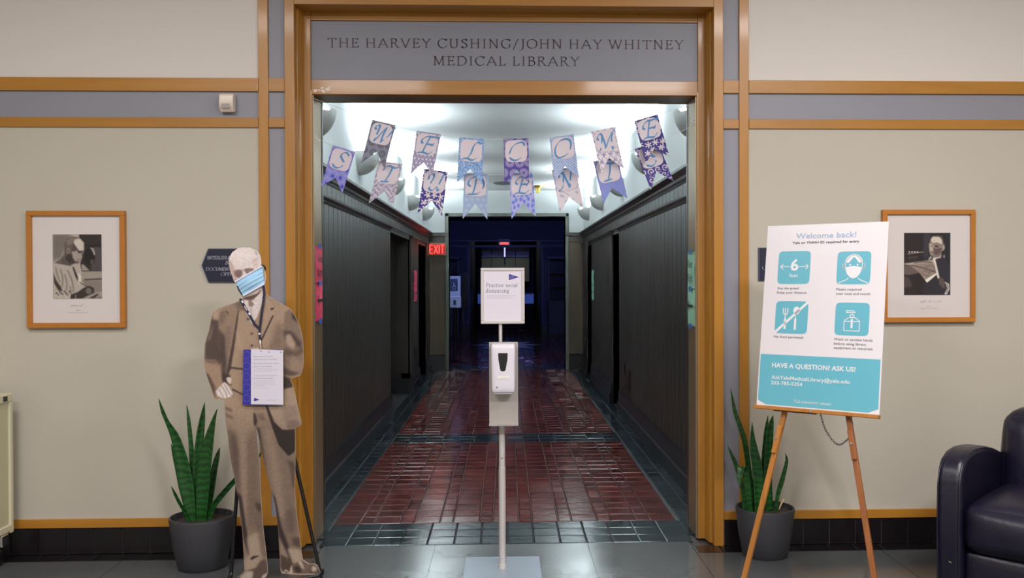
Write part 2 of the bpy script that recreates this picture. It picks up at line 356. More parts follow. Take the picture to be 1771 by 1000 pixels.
# ------------------------------------------------------------------ foyer shell
WY = 5.33
floor = structure('floor')
B(-4.2, 4.2, -2.2, 5.9, -.12, -.012).obj('floor_slab', 'grout_floor', floor)
B(-4.2, 4.2, 5.9, 34, -.12, -.012).obj('subfloor', 'grout_floor', floor)
xs = [-4.2, -3.05, -2.05, -1.05, -.24, .76, 1.62, 2.62, 4.2]; ys = [-2.2, -1.2, -.2, .8, 1.8, 2.8, 3.8, 4.62, 5.185]
k = 0
for j in range(len(ys)-1):
    for i in range(len(xs)-1):
        x0 = xs[i]+(.35 if j % 2 == 0 and 0 < i else 0); x1 = xs[i+1]+(.35 if j % 2 == 0 and i < len(xs)-2 else 0)
        if j == len(ys)-2:
            continue
        B(x0+.002, x1-.002, ys[j]+.002, ys[j+1]-.002, -.012, 0).obj('slate_slab', 'slate', floor)
for x0, x1 in ((-4.2, -3.2), (-3.2, -2.13), (-2.13, -1.07), (1.07, 2.13), (2.13, 3.2), (3.2, 4.2)):
    B(x0+.002, x1-.002, 4.622, 5.183, -.012, 0).obj('slate_slab', 'slate', floor)
for x0, x1 in ((-1.07, -.42), (-.42, .47), (.47, 1.07)):
    B(x0+.001, x1-.001, 4.622, 5.41, -.012, 0).obj('slate_slab', 'slate', floor)
# dark border tiles in front of the wall and the portal jambs
def shared(name, parent, mesh_key, mk, m, loc, rot=None, cache={}):
    if mesh_key not in cache:
        o = mk().obj(name, m, None); me = o.data; bpy.data.objects.remove(o); cache[mesh_key] = me
    o = bpy.data.objects.new(name, cache[mesh_key]); COL.objects.link(o); o.parent = parent; o.location = V(loc)-ORG[parent.as_pointer()]
    if rot: o.rotation_euler = rot
    return o
def tilebox(w_, d_, h_=.012, b=.0045):
    def mk():
        mb = MB(); x, y = w_/2, d_/2
        mb.add([(-x,-y,-h_),(x,-y,-h_),(x,y,-h_),(-x,y,-h_),(-x,-y,-b*.6),(x,-y,-b*.6),(x,y,-b*.6),(-x,y,-b*.6),(-x+b,-y+b,0),(x-b,-y+b,0),(x-b,y-b,0),(-x+b,y-b,0)],
               [(4,5,1,0),(5,6,2,1),(6,7,3,2),(7,4,0,3),(8,9,5,4),(9,10,6,5),(10,11,7,6),(11,8,4,7),(11,10,9,8)][::1])
        mb.f = [f[::-1] for f in mb.f]
        return mb
    return mk
def tilt(a=.008): return (random.gauss(0, a), random.gauss(0, a), 0)
P = .1545
for sgn in (-1, 1):
    for i in range(17):
        x = sgn*(1.075+P*(i+.5))
        shared('border_tile', floor, 'bt', tilebox(P-.005, .138), 'base_tile', (x, 5.258, 0), tilt(.002))
# threshold: three rows of dark tiles
for j in range(3):
    for i in range(-7, 7):
        shared('dark_tile', floor, 'dt', tilebox(.152, .156), 'dark_tile', ((i+.5)*.157, 5.50+j*.161, random.uniform(-.0006, .0006)), tilt(.004))
    for s in (-1, 1):
        if j: shared('dark_tile', floor, 'dtn', tilebox(.112, .156), 'dark_tile', (s*1.157 if j > 1 else s*1.118, 5.50+j*.161, 0), tilt(.004))
# corridor floor: alternating wide and narrow red columns with dark borders
cols = []; x = -1.105
wd = [.168, .085]; k = 0
while x < 1.08:
    q = wd[k % 2]; q = min(q, 1.105-x); cols.append((x, q)); x += q; k += 1
far = MB(); fdark = MB(); nred = 0
def fartile(mb, cx, cy, w_, d_):
    z = random.uniform(-.0006, .0006); tx = random.gauss(0, .004)*w_; ty = random.gauss(0, .004)*d_
    x, y = w_/2, d_/2
    b = .0045
    mb.add([(cx-x, cy-y, -.004), (cx+x, cy-y, -.004), (cx+x, cy+y, -.004), (cx-x, cy+y, -.004), (cx-x+b, cy-y+b, z-tx-ty), (cx+x-b, cy-y+b, z+tx-ty), (cx+x-b, cy+y-b, z+tx+ty), (cx-x+b, cy+y-b, z-tx+ty)],
           [(4, 5, 6, 7), (0, 1, 5, 4), (1, 2, 6, 5), (2, 3, 7, 6), (3, 0, 4, 7)])
y = 5.905
while y < 15.9:
    band = 8.89 <= y+.08 < 9.39
    rowd = .162 if not band else .165
    for (cx, q) in cols:
        c = cx+q/2
        if band: continue
        if nred < 225: shared('red_tile', floor, 'r%.3f' % q, tilebox(q-.006, .156), 'red_tile', (c, y+.081, random.uniform(-.0008, .0008)), tilt(.006)); nred += 1
        else: fartile(far, c, y+.081, q-.006, .156)
    if band:
        for i in range(-7, 7): fartile(fdark, (i+.5)*.157, y+.081, .151, .156)
    for s in (-1, 1):
        for c, q in ((1.165, .112), (1.278, .104)):
            if y < 7.6: shared('dark_tile', floor, 'd%.3f' % q, tilebox(q-.006, .156), 'dark_tile', (s*c, y+.081, random.uniform(-.0008, .0008)), tilt(.004))
            else: fartile(fdark, s*c, y+.081, q-.006, .156)
    y += rowd
for yy in (16.0, 16.17, 16.34, 16.51, 16.68): 
    for i in range(-15, 15): fartile(fdark, (i+.5)*.157, yy+.08, .151, .156)
yy = 16.85
while yy < 33.5:
    for i in range(-12, 12):
        c = (i+.5)*.17
        fartile(far, c, yy+.1, .163, .19)
    yy += .2
for yy in np.arange(16.85, 26, .2):
    for s in (-1, 1): fartile(fdark, s*2.12, yy+.1, .15, .19)
far.obj('red_tile_field', 'red_tile', floor, kind='stuff'); fdark.obj('dark_tile_field', 'dark_tile', floor, kind='stuff')
mat('medallion', rgb(170, 200, 225), .3)
md = MB()
for k in range(8):
    a0, a1, a2 = (math.radians(k*45+d_) for d_ in (-22.5, 0, 22.5))
    for (a, b, c_) in ((a0, a1, .95), (a1, a2, .95)):
        md.add([(0, 21.9, .004), (.45*math.cos(a), 21.9+.9*math.sin(a), .004), (.85*math.cos(a1), 21.9+1.6*math.sin(a1), .004), (.45*math.cos(b), 21.9+.9*math.sin(b), .004)], [(0, 1, 2, 3)])
md.obj('floor_medallion', 'medallion', floor)

# back wall: lower plaster, upper plaster, inlays, trims
wall = structure('wall_back', (0, WY, 0))
T = .012
for s in (-1, 1):
    def bx(a, b, y0, y1, z0, z1):
        return B(min(s*a, s*b), max(s*a, s*b), y0, y1, z0, z1)
    bx(1.255, 4.2, WY+.03, WY+.5, 0, 3.9).obj('wall_core', 'plaster_lower', wall)
    bx(1.405, 4.2, WY, WY+.03, .2, 2.42).obj('lower_plaster_panel', 'plaster_lower', wall)
    bx(1.405, 4.2, WY, WY+.03, 2.70, 3.9).obj('upper_plaster_panel', 'plaster_upper', wall)
    bx(1.405, 4.2, WY+.004, WY+.03, 2.475, 2.625).obj('inlay_panel', 'inlay_paint', wall)
    for z0, z1 in ((.2, 2.42), (2.475, 2.625), (2.70, 3.9)):
        bx(1.255, 1.35, WY+.004, WY+.03, z0, z1).obj('inlay_panel', 'inlay_paint', wall)
    tr = structure('trim_1' if s < 0 else 'trim_2', (s*1.378, WY, 0))
    bx(1.35, 1.405, WY-T, WY+.028, .2, 3.9).obj('upright_strip', 'wood_vertical', tr, bevel=.002)
    for (z0, z1) in ((2.625, 2.70), (2.42, 2.475), (.15, .2)):
        bx(1.407, 4.2, WY-T, WY+.028, z0, z1).obj('rail_strip', 'wood_horizontal', tr, bevel=.002)
        bx(1.257, 1.348 if z0 > .3 else 1.407, WY-T, WY+.028, z0, z1).obj('rail_strip', 'wood_horizontal', tr, bevel=.002)
    bb = structure('baseboard_left' if s < 0 else 'baseboard_right', (s*2.5, WY, 0))
    bx(1.257, 4.2, WY+.004, WY+.03, 0, .15).obj('tile_backing', 'grout_dark', bb)
    for i in range(19):
        x = s*(1.262+P*(i+.5))
        shared('base_tile', bb, 'bsv', lambda: B(-P/2+.003, P/2-.003, -.008, .004, .006, .147), 'base_tile', (x, WY, 0), None)
# portal: outer casing, recessed casing, header, sign
por = structure('door_1', (0, WY, 0))
for s in (-1, 1):
    def bx(a, b, y0, y1, z0, z1):
        return B(min(s*a, s*b), max(s*a, s*b), y0, y1, z0, z1)
    bx(1.20, 1.255, WY-.02, WY+.14, 0, 3.9).obj('outer_casing', 'wood_vertical', por, bevel=.002)
    # cove between outer and inner casing
    pts = [(s*1.20, WY+.05, 0)]+[(s*(1.20-.02*math.sin(t)), WY+.05+.09*(1-math.cos(t)), 0) for t in np.linspace(0, math.pi/2, 8)]+[(s*1.20, WY+.14, 0)]
    MB().prism(pts[1:], (0, 0, 3.12)).obj('cove_molding', 'wood_vertical', por, smooth=40)
    bx(1.14, 1.26, WY+.14, WY+.2, 0, 3.4).obj('inner_casing', 'wood_vertical', por, bevel=.003)
    bx(1.136, 1.2, WY+.141, WY+.42, 0, 2.66).obj('steel_jamb', 'steel', por)
    bx(1.128, 1.137, WY+.155, WY+.175, 0, 2.64).obj('jamb_stop', 'steel', por)
    bx(1.133, 1.34, WY+.42, WY+.46, 0, 3.1).obj('jamb_return', 'plank', por)
B(-1.20, 1.20, WY-.02, WY+.14, 3.118, 3.9).obj('outer_header', 'wood_horizontal', por, bevel=.002)
B(-1.139, 1.139, WY+.142, WY+.2, 3.072, 3.12).obj('header_rail', 'wood_horizontal', por, bevel=.002)
B(-1.139, 1.139, WY+.142, WY+.2, 2.64, 2.725).obj('header_beam', 'wood_horizontal', por, bevel=.002)
B(-1.139, 1.139, WY+.18, WY+.46, 2.66, 3.2).obj('header_core', 'plank_back', por)
B(-1.139, 1.139, WY+.2, WY+.42, 2.642, 2.66).obj('steel_soffit', 'steel', por)
sp = B(-1.139, 1.139, WY+.152, WY+.2, 2.727, 3.07).obj('sign_panel', 'sign_paint', por)
SY = WY+.1505
def sgn_line(txt, xa, xb, yb, cap):
    a = onY(xa, yb, SY); b = onY(xb, yb, SY); return place(penline(txt, weight=.105, track=.2, serif=.12), (a.x, SY, 1), (1, 0, 0), (0, 0, 1), b.x-a.x, cap), a, b
for txt, xa, xb, y0, y1, cap in (('THE HARVEY CUSHING/JOHN HAY WHITNEY', 567, 1182, 82, 84.5, .052), ('MEDICAL LIBRARY', 749, 1002, 112.5, 114, .052)):
    mb, a, b = sgn_line(txt, xa, xb, (y0+y1)/2, cap)
    zz = (onY(xa, y0, SY).z+onY(xb, y1, SY).z)/2
    mb.v = [(v[0], v[1], v[2]-1+zz) for v in mb.v]; mb.obj('lettering', 'sign_letter', sp)
# peeled tape on the header beam
mat('old_tape', rgb(232, 214, 196), .5)
tp = MB()
for cx_, cy_, r_ in ((566, 155, 5), (560, 158, 5), (557, 152, 3), (545, 157, 4), (570, 151, 3), (552, 156, 3)):
    c = onY(cx_, cy_, WY+.1405); tp.add([(c.x+r_*.0033*math.cos(a)*random.uniform(.5, 1.3), c.y, c.z+r_*.0026*math.sin(a)*random.uniform(.5, 1.2)) for a in np.linspace(0, 6.28, 8)[:-1]], [tuple(range(7))])
tp.obj('peeled_tape', 'old_tape', por)
for px_, py_ in ((541, 240), (1206, 214)):
    c = V((-1.128, WY+.2, onY(px_, py_, WY+.2).z)) if px_ < 800 else V((1.128, WY+.2, onY(px_, py_, WY+.2).z))
    sg = 1 if px_ < 800 else -1
    MB().tube([(c.x-sg*.01, c.y, c.z+.02), (c.x+sg*.006, c.y, c.z+.02), (c.x+sg*.008, c.y, c.z-.012), (c.x+sg*.018, c.y, c.z-.016), (c.x+sg*.02, c.y, c.z-.002)], .003).obj('hook', 'white_paint', por, smooth=50)
# rest of foyer room
B(-4.2, 4.2, -2.2, WY+.03, 3.9, 3.98).obj('ceiling', mat('ceiling_paint', rgb(225, 222, 215), .8), kind='structure', loc=(0, 1.5, 3.9))
B(-4.28, -4.2, -2.2, WY+.03, 0, 3.9).obj('wall_left', 'plaster_lower', kind='structure', loc=(-4.2, 1.5, 0))
B(4.2, 4.28, -2.2, WY+.03, 0, 3.9).obj('wall_right', 'plaster_lower', kind='structure', loc=(4.2, 1.5, 0))
B(-4.2, 4.2, -2.28, -2.2, 0, 3.9).obj('wall_front', 'plaster_lower', kind='structure', loc=(0, -2.2, 0))
mat('lamp_diffuser', rgb(255, 240, 225), .5, emit=1.5)
for i, (x, y) in enumerate(FOYER_LIGHTS):
    t = thing('ceiling_light', (x, y, 3.9), ['recessed ceiling light nearest the left wall', 'recessed ceiling light nearest the right wall', 'recessed ceiling light behind the camera on the left', 'recessed ceiling light behind the camera on the right'][i], 'light')
    B(x-.62, x+.62, y-.32, y+.32, 3.86, 3.9).obj('frame', 'white_paint', t); B(x-.58, x+.58, y-.28, y+.28, 3.845, 3.86).obj('diffuser', 'lamp_diffuser', t)

# ------------------------------------------------------------------ corridor
HW = 1.33; Y0 = WY+.46; YE = 15.9; CEIL = 3.08
B(-HW-.2, HW+.2, WY+.46, YE+.3, CEIL, CEIL+.1).obj('ceiling_corridor', 'corridor_white', kind='structure', loc=(0, 10, CEIL))
def wallrun(parent, s, ya, yb, z0, z1, name, pw=.18, d_=.022):
    n = max(1, round((yb-ya)/pw)); q = (yb-ya)/n
    for i in range(n):
        shared(name, parent, '%s%.4f%.3f%.3f%d' % (name, q, z0, z1, s), lambda: MB().prism(
            [(0, -q/2+.003, z0), (-s*d_*.8, -q/2+.003, z0), (-s*d_, -q/2+.009, z0), (-s*d_, q/2-.009, z0), (-s*d_*.8, q/2-.003, z0), (0, q/2-.003, z0)][::s], (0, 0, z1-z0)),
            'plank', (s*HW, ya+q*(i+.5), 0))
OPEN = {-1: [(10.5, 12.75), (13.85, 15.25)], 1: [(10.72, 11.5), (14.2, 15.1)]}
for s, nm in ((-1, 'wall_corridor_left'), (1, 'wall_corridor_right')):
    w_ = structure(nm, (s*HW, 10, 0))
    def bx(a, b, y0, y1, z0, z1): return B(min(s*a, s*b), max(s*a, s*b), y0, y1, z0, z1)
    runs = []; y = Y0
    for a, b in OPEN[s]: runs.append((y, a)); y = b
    runs.append((y, YE))
    for a, b in runs:
        bx(HW, HW+.12, a, b, 0, 2.13).obj('panel_backing', 'plank_back', w_)
        wallrun(w_, s, a, b, .27, 2.11, 'plank')
        # baseboard and lower moulding
        mb = MB(); mb.prism([(s*HW, a, 0), (s*(HW-.05), a, 0), (s*(HW-.05), a, .12), (s*(HW-.038), a, .135), (s*(HW-.034), a, .245), (s*(HW-.022), a, .27), (s*HW, a, .27)][::-s], (0, b-a, 0)); mb.obj('base_molding', 'dark_base', w_)
        mb = MB(); mb.prism([(s*HW, a, 2.10), (s*(HW-.03), a, 2.105), (s*(HW-.035), a, 2.125), (s*(HW-.05), a, 2.14), (s*(HW-.052), a, 2.155), (s*HW, a, 2.165)][::-s], (0, b-a, 0)); mb.obj('picture_rail', 'molding', w_)
    bx(HW, HW+.12, Y0, YE, 2.13, 2.36).obj('frieze_backing', 'plank_back', w_)
    wallrun(w_, s, Y0, YE, 2.165, 2.27, 'frieze_board', d_=.012)
    mb = MB(); mb.prism([(s*HW, Y0, 2.255), (s*(HW-.018), Y0, 2.258), (s*(HW-.022), Y0, 2.275), (s*(HW-.036), Y0, 2.285), (s*(HW-.04), Y0, 2.305), (s*(HW-.07), Y0, 2.33), (s*(HW-.082), Y0, 2.335), (s*(HW-.082), Y0, 2.355), (s*HW, Y0, 2.36)][::-s], (0, YE-Y0, 0)); mb.obj('crown_molding', 'molding', w_)
    bx(HW, HW+.12, Y0, YE, 2.36, CEIL).obj('upper_wall', 'corridor_white', w_)
# recesses behind the openings
n = 2
for s in (-1, 1):
    for (a, b) in OPEN[s]:
        st = structure('door_%d' % n, (s*HW, (a+b)/2, 0)); n += 1
        def bx(x0, x1, y0, y1, z0, z1): return B(min(s*x0, s*x1), max(s*x0, s*x1), y0, y1, z0, z1)
        big = b-a > 2
        D = .9 if big else .16
        for (y0, y1) in ((a-.05, a), (b, b+.05)): bx(HW+.002, HW+D, y0, y1, 0, 2.13).obj('reveal', 'plank', st)
        bx(HW+.002, HW+D, a, b, 2.10, 2.13).obj('soffit', 'plank', st)
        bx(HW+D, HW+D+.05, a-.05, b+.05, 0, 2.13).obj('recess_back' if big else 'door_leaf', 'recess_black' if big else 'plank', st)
        if not big:
            bx(HW+D-.03, HW+D, a+.1, a+.16, .95, 1.1).obj('door_handle', 'bronze_alu', st)
            for z0, z1 in ((.2, .95), (1.15, 1.95)): bx(HW+D-.012, HW+D, a+.18, b-.18, z0, z1).obj('door_panel', 'plank', st, bevel=.01)
        if big:
            bx(HW+.0, HW+D, b-.04, b-.0, 0, .2).obj('recess_base', 'dark_base', st)
            for i in range(5): bx(HW+.02+i*.17, HW+.02+i*.17+.165, b-.012, b+.0, .27, 2.1).obj('plank', 'plank', st)
# end wall with cased opening
OX0, OX1, OZ = -.985, 1.012, 2.63
ew = structure('wall_corridor_end', (0, YE, 0))
mat('casing_grey', rgb(88, 92, 84), .45)
for x0, x1 in ((-HW, OX0-.0), (OX1, HW)):
    B(x0, x1, YE, YE+.3, 0, 2.36).obj('panel_backing', 'plank_back', ew)
    B(x0, x1, YE, YE+.3, 2.36, CEIL).obj('upper_wall', 'corridor_white', ew)
    B(x0+.01, x1-.065 if x0 < 0 else x1-.01, YE-.02, YE, .27, 2.2).obj('plank_panel', mat('end_plank', rgb(70, 58, 44), .45, noise=.25, nscale=(14, 14, .8)), ew)
    B(x0+(.055 if x0 > 0 else 0), x1-(.055 if x0 < 0 else 0), YE-.05, YE, 0, .25).obj('base_molding', 'dark_base', ew)
    B(x0, x1, YE-.04, YE, 2.2, 2.3).obj('frieze', 'molding', ew); B(x0, x1, YE-.07, YE, 2.3, 2.355).obj('crown_molding', 'molding', ew)
B(OX0, OX1, YE, YE+.3, OZ+.06, CEIL).obj('upper_wall', 'corridor_white', ew)
B(OX0-.06, OX0, YE-.06, YE+.3, 0, OZ+.06).obj('opening_casing', 'casing_grey', ew, bevel=.008)
B(OX1, OX1+.06, YE-.06, YE+.3, 0, OZ+.06).obj('opening_casing', 'casing_grey', ew, bevel=.008)
B(OX0-.06, OX1+.06, YE-.06, YE+.3, OZ, OZ+.06).obj('opening_casing', 'casing_grey', ew, bevel=.008)
# gallery beyond
mat('navy_wall', rgb(30, 36, 84), .5); mat('navy_molding', rgb(46, 54, 100), .4)
gal = structure('wall_gallery_left', (-2.2, 21, 0)); B(-2.3, -2.2, YE+.3, 26, 0, 3.2).obj('panel', 'navy_wall', gal)
gar = structure('wall_gallery_right', (2.2, 21, 0)); B(2.2, 2.3, YE+.3, 26, 0, 3.2).obj('panel', 'navy_wall', gar)
B(-2.3, 2.3, YE+.3, 34, 3.2, 3.3).obj('ceiling_gallery', 'navy_wall', kind='structure', loc=(0, 21, 3.2))
gf = structure('wall_gallery_front', (0, YE+.3, 0))
for x0, x1 in ((-2.3, OX0-.06), (OX1+.06, 2.3)): B(x0, x1, YE+.3, YE+.34, 0, 3.2).obj('panel', 'navy_wall', gf)
gb = structure('wall_gallery_back', (0, 26, 0))
for x0, x1 in ((-2.2, -1.02), (.98, 2.2)):
    B(x0, x1, 26, 26.3, 0, 3.2).obj('panel', 'navy_wall', gb)
    for xa in (x0+.0, x1-.06): B(xa, xa+.06, 25.96, 26, .3, 2.5).obj('stile', 'navy_molding', gb)
    B(x0, x1, 25.95, 26, .3, .36).obj('rail', 'navy_molding', gb); B(x0, x1, 25.95, 26, 1.0, 1.04).obj('rail', 'navy_molding', gb)
    B(x0, x1, 25.9, 26, 0, .25).obj('base', 'dark_base', gb)
B(-1.02, .98, 26, 26.3, 2.68, 3.2).obj('panel', 'navy_wall', gb)
B(-2.2, 2.2, 25.93, 26, 2.46, 2.52).obj('cornice', 'navy_molding', gb); B(-2.2, 2.2, 25.93, 26, 2.62, 2.66).obj('cornice', 'navy_molding', gb)
ga = structure('wall_alcove', (0, 33, 0))
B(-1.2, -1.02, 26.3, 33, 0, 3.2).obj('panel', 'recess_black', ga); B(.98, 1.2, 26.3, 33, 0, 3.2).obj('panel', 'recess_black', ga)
B(-1.2, 1.2, 33, 33.1, 0, 3.2).obj('panel', 'navy_wall', ga)
# ------------------------------------------------------------------ sconces
mat('sconce_shell', rgb(205, 208, 205), .6); mat('sconce_lamp', (1, .97, .93, 1), .5, emit=8, emcol=(.85, .95, 1, 1))
def bowl(s, y):
    R = .2; mb = MB(); n1, n2 = 10, 16; vs = []
    for RR in (R, R-.012):
        for i in range(n1+1):
            ph = math.pi/2*i/n1
            for j in range(n2+1):
                th = -math.pi/2+math.pi*j/n2
                vs.append((s*(HW-.0)-s*RR*.92*math.cos(th)*math.cos(ph), y+RR*math.sin(th)*math.cos(ph), 2.70-RR*math.sin(ph)))
    k = (n1+1)*(n2+1); fs = []
    for b_ in (0, 1):
        for i in range(n1):
            for j in range(n2):
                a = b_*k+i*(n2+1)+j; f = (a, a+1, a+n2+2, a+n2+1); fs.append(f if b_ == 0 else f[::-1])
    for j in range(n2): fs.append((j, k+j, k+j+1, j+1))
    return mb.add(vs, fs)
ORD = ['first', 'second', 'third', 'fourth', 'fifth']
for s in (-1, 1):
    for i, y in enumerate((6.3, 8.45, 10.6, 12.75, 14.9)):
        side = 'left' if s < 0 else 'right'
        t = thing('wall_sconce', (s*HW, y, 2.7), 'white half-bowl uplight on the %s corridor wall, %s from the entrance' % (side, ORD[i]), 'wall lamp', 'bowl uplights along the corridor')
        bowl(s, y).obj('bowl', 'sconce_shell', t, smooth=60)
        B(s*(HW-.1)-.015, s*(HW-.1)+.015, y-.12, y+.12, 2.60, 2.63).obj('lamp_tube', 'sconce_lamp', t)
        l = area('sconce_light', (0, 0, 0), .13, SCONCE_POWER, (.84, .95, 1), rot=(math.pi, 0, 0), sy=.3)
        l.parent = t; l.location = (-s*.09, 0, -.02)
# ceiling devices
t = thing('smoke_detector', (-.04, 14.6, CEIL), 'flat round grey detector on the corridor ceiling behind the banners', 'detector')
MB().lathe([(0, -.03), (.12, -.03), (.16, -.012), (.17, 0)], (-.04, 14.6, CEIL), 24).obj('housing', mat('detector_grey', rgb(120, 128, 130), .5), t, smooth=40)
t = thing('ceiling_sprinkler', (.52, 15.1, CEIL), 'small brass fitting on the ceiling at the far end of the corridor', 'sprinkler')  # brass ceiling sprinkler, gives no light
MB().lathe([(0, -.03), (.09, -.03), (.1, 0)], (.52, 15.1, CEIL), 16).obj('mount', 'brass', t, smooth=40)
MB().lathe([(0, -.11), (.035, -.11), (.04, -.03)], (.52, 15.1, CEIL), 12).obj('head', 'brass', t, smooth=40)

# ------------------------------------------------------------------ wall details in the corridor
mat('red_emit', (1, .02, .02, 1), .5, emit=2.6, emcol=(1, .06, .04, 1)); mat('red_soft', (.3, .01, .01, 1), .5, emit=.04, emcol=(1, .02, .02, 1))
mat('exit_frame', rgb(120, 112, 92), .4, metal=.3)
XY = 15.45
ex = thing('exit_sign', (-1.15, XY, 2.06), 'lit red EXIT sign in a metal frame on the end panel of the corridor', 'exit sign')
xa, xb, z0, z1 = -1.302, -1.0, 1.957, 2.165
B(xa, xb, XY+.003, XY+.05, z0, z1).obj('housing', 'exit_frame', ex, bevel=.004); B(-1.17, -1.13, XY+.05, YE-.01, 2.03, 2.09).obj('bracket', 'exit_frame', ex)
B(xa+.02, xb-.02, XY, XY+.003, z0+.02, z1-.02).obj('face', 'red_soft', ex)
lt = MB()
def gl(mb, lines, x, w_, zb, h, t_=.014):
    for a, b in lines:
        A = V((x+a[0]*w_, XY-.002, zb+a[1]*h)); C = V((x+b[0]*w_, XY-.002, zb+b[1]*h)); d = (C-A).normalized(); nn = V((-d.z, 0, d.x))*t_/2
        mb.quad(A-nn, C-nn, C+nn, A+nn)
H_ = z1-z0-.07; zb = z0+.035
gl(lt, [((.05, 0), (.05, 1)), ((0, 0), (.95, 0)), ((0, 1), (.95, 1)), ((0, .5), (.8, .5))], xa+.03, .055, zb, H_)
gl(lt, [((0, 0), (1, 1)), ((0, 1), (1, 0))], xa+.1, .06, zb, H_)
gl(lt, [((0, 0), (0, 1))], xa+.185, .01, zb, H_)
gl(lt, [((.5, 0), (.5, 1)), ((0, 1), (1, 1))], xa+.21, .06, zb, H_)
lt.obj('letters', 'red_emit', ex)
l = area('exit_glow', (0, -.08, 0), .26, .12, (1, .03, .02), rot=(math.pi/2, 0, 0), sy=.15); l.parent = ex
mat('pink_paper', rgb(226, 70, 104), .6); mat('green_paper', rgb(158, 214, 182), .6); mat('blue_tape', rgb(50, 98, 190), .5); mat('marker', rgb(28, 26, 40), .6)
def paper_pair(name, label, X, sg, ya, yb, zt, zm, zb, m_, words, tape=True):
    """two landscape sheets taped one above the other on a side face at X, facing sg"""
    t = thing(name, (X, (ya+yb)/2, zb), label, 'paper sign')
    for (za, zc, wv) in ((zt, zm+.003, 0), (zm-.003, zb, 1)):
        mb = MB(); n_ = 10
        for j in range(n_+1):
            v = j/n_; z = za+(zc-za)*v
            for i in range(n_+1):
                u = i/n_; y_ = ya+(yb-ya)*u; mb.v.append((X+sg*(.003+.009*(math.sin(v*math.pi)**2)*((1-u) if wv == 0 else .5*(1-u))), y_, z))
        mb.f = [(j*(n_+1)+i, j*(n_+1)+i+1, (j+1)*(n_+1)+i+1, (j+1)*(n_+1)+i) for j in range(n_) for i in range(n_)]
        mb.obj('sheet', m_, t, smooth=60)
    # writing: text direction runs along the face
    right = V((0, 1 if sg > 0 else -1, 0)); mid = (ya+yb)/2
    xx = X+sg*.0145
    tx = MB()
    if words:
        for wrd, zz in zip(words, (zt-(zt-zm)*.42, zt-(zt-zm)*.80)):
            O = V((xx, mid, zz))-right*(yb-ya)*.27
            q = place(sans(wrd, .01), O, right, (0, 0, 1), (yb-ya)*.54, (zt-zm)*.22, SANSCAP); tx.add(q.v, q.f)
    if words: tx.obj('writing', 'marker', t)
    tx = MB(); zc = (zm+zb)/2+.01; h = (yb-ya)*.3
    def st(a, b, t_=.012):
        A = V((xx, mid+right.y*a[0], zc+a[1])); C = V((xx, mid+right.y*b[0], zc+b[1])); d = (C-A).normalized(); nn = V((0, -d.z, d.y))*t_/2
        tx.quad(A-nn, C-nn, C+nn, A+nn)
    ar = 1
    st((-h, 0), (h, 0), .016); st((-h, 0), (-h*.45, .028)); st((-h, 0), (-h*.45, -.028))
    tx.obj('arrow', 'marker', t)
    if tape:
        for zz in (zt, zm, zb): B(min(X+sg*.0145, X+sg*.0155), max(X+sg*.0145, X+sg*.0155), mid-.035, mid+.035, zz-.016, zz+.016).obj('tape_strip', 'blue_tape', t)
    return t
JX = 1.136
zf = lambda py: onY(548, py, WY+.3).z
paper_pair('paper_sign', 'two pink sheets taped to the left steel jamb, reading Keep Right', -JX, 1, 5.495, 5.745, zf(426), zf(490), zf(555), 'pink_paper', ('Keep', 'Right'))
zf = lambda py: onY(1200, py, WY+.3).z
paper_pair('paper_sign', 'two green sheets taped to the right steel jamb, reading Keep Right', JX, -1, 5.495, 5.745, zf(436), zf(500), zf(564), 'green_paper', ('Keep', 'Right'))
paper_pair('paper_sign', 'pink sheets on the left wall panel far down the corridor, lit red', -HW+.022, 1, 13.1, 13.55, 1.69, 1.47, 1.24, 'pink_paper', None)
paper_pair('paper_sign', 'pale green sheets far down the right corridor wall', HW-.022, -1, 13.75, 14.15, 1.69, 1.47, 1.24, 'green_paper', None)
def vent(name, label, X, sg, y0, y1, z0, z1, slats):
    t = thing(name, (X, (y0+y1)/2, z0), label, 'vent' if slats else 'outlet')
    B(min(X, X-sg*.012), max(X, X-sg*.012), y0, y1, z0, z1).obj('plate', 'black_metal', t, bevel=.002)
    for k in range(slats): B(min(X-sg*.012, X-sg*.02), max(X-sg*.012, X-sg*.02), y0+.02, y1-.02, z0+.02+k*(z1-z0-.04)/slats, z0+.028+k*(z1-z0-.04)/slats).obj('slat', 'dark_base', t)
    if not slats:
        for zz in (.3, .7): B(min(X-sg*.012, X-sg*.015), max(X-sg*.012, X-sg*.015), y0+.02, y1-.02, z0+(z1-z0)*zz-.012, z0+(z1-z0)*zz+.012).obj('socket', 'dark_base', t)
vent('wall_vent', 'small black louvred vent low on the right corridor wall', HW-.022, 1, 9.75, 9.98, .36, .58, 6)
vent('wall_outlet', 'slim dark outlet beside the vent low on the right wall', HW-.022, 1, 10.15, 10.23, .50, .62, 0)
vent('wall_outlet', 'slim dark outlet on the right wall between the two doorways', HW-.022, 1, 13.2, 13.28, .52, .66, 0)
vent('wall_outlet', 'slim dark outlet on the left wall panel below the pink sheets', -HW+.022, -1, 13.1, 13.18, .44, .60, 0)

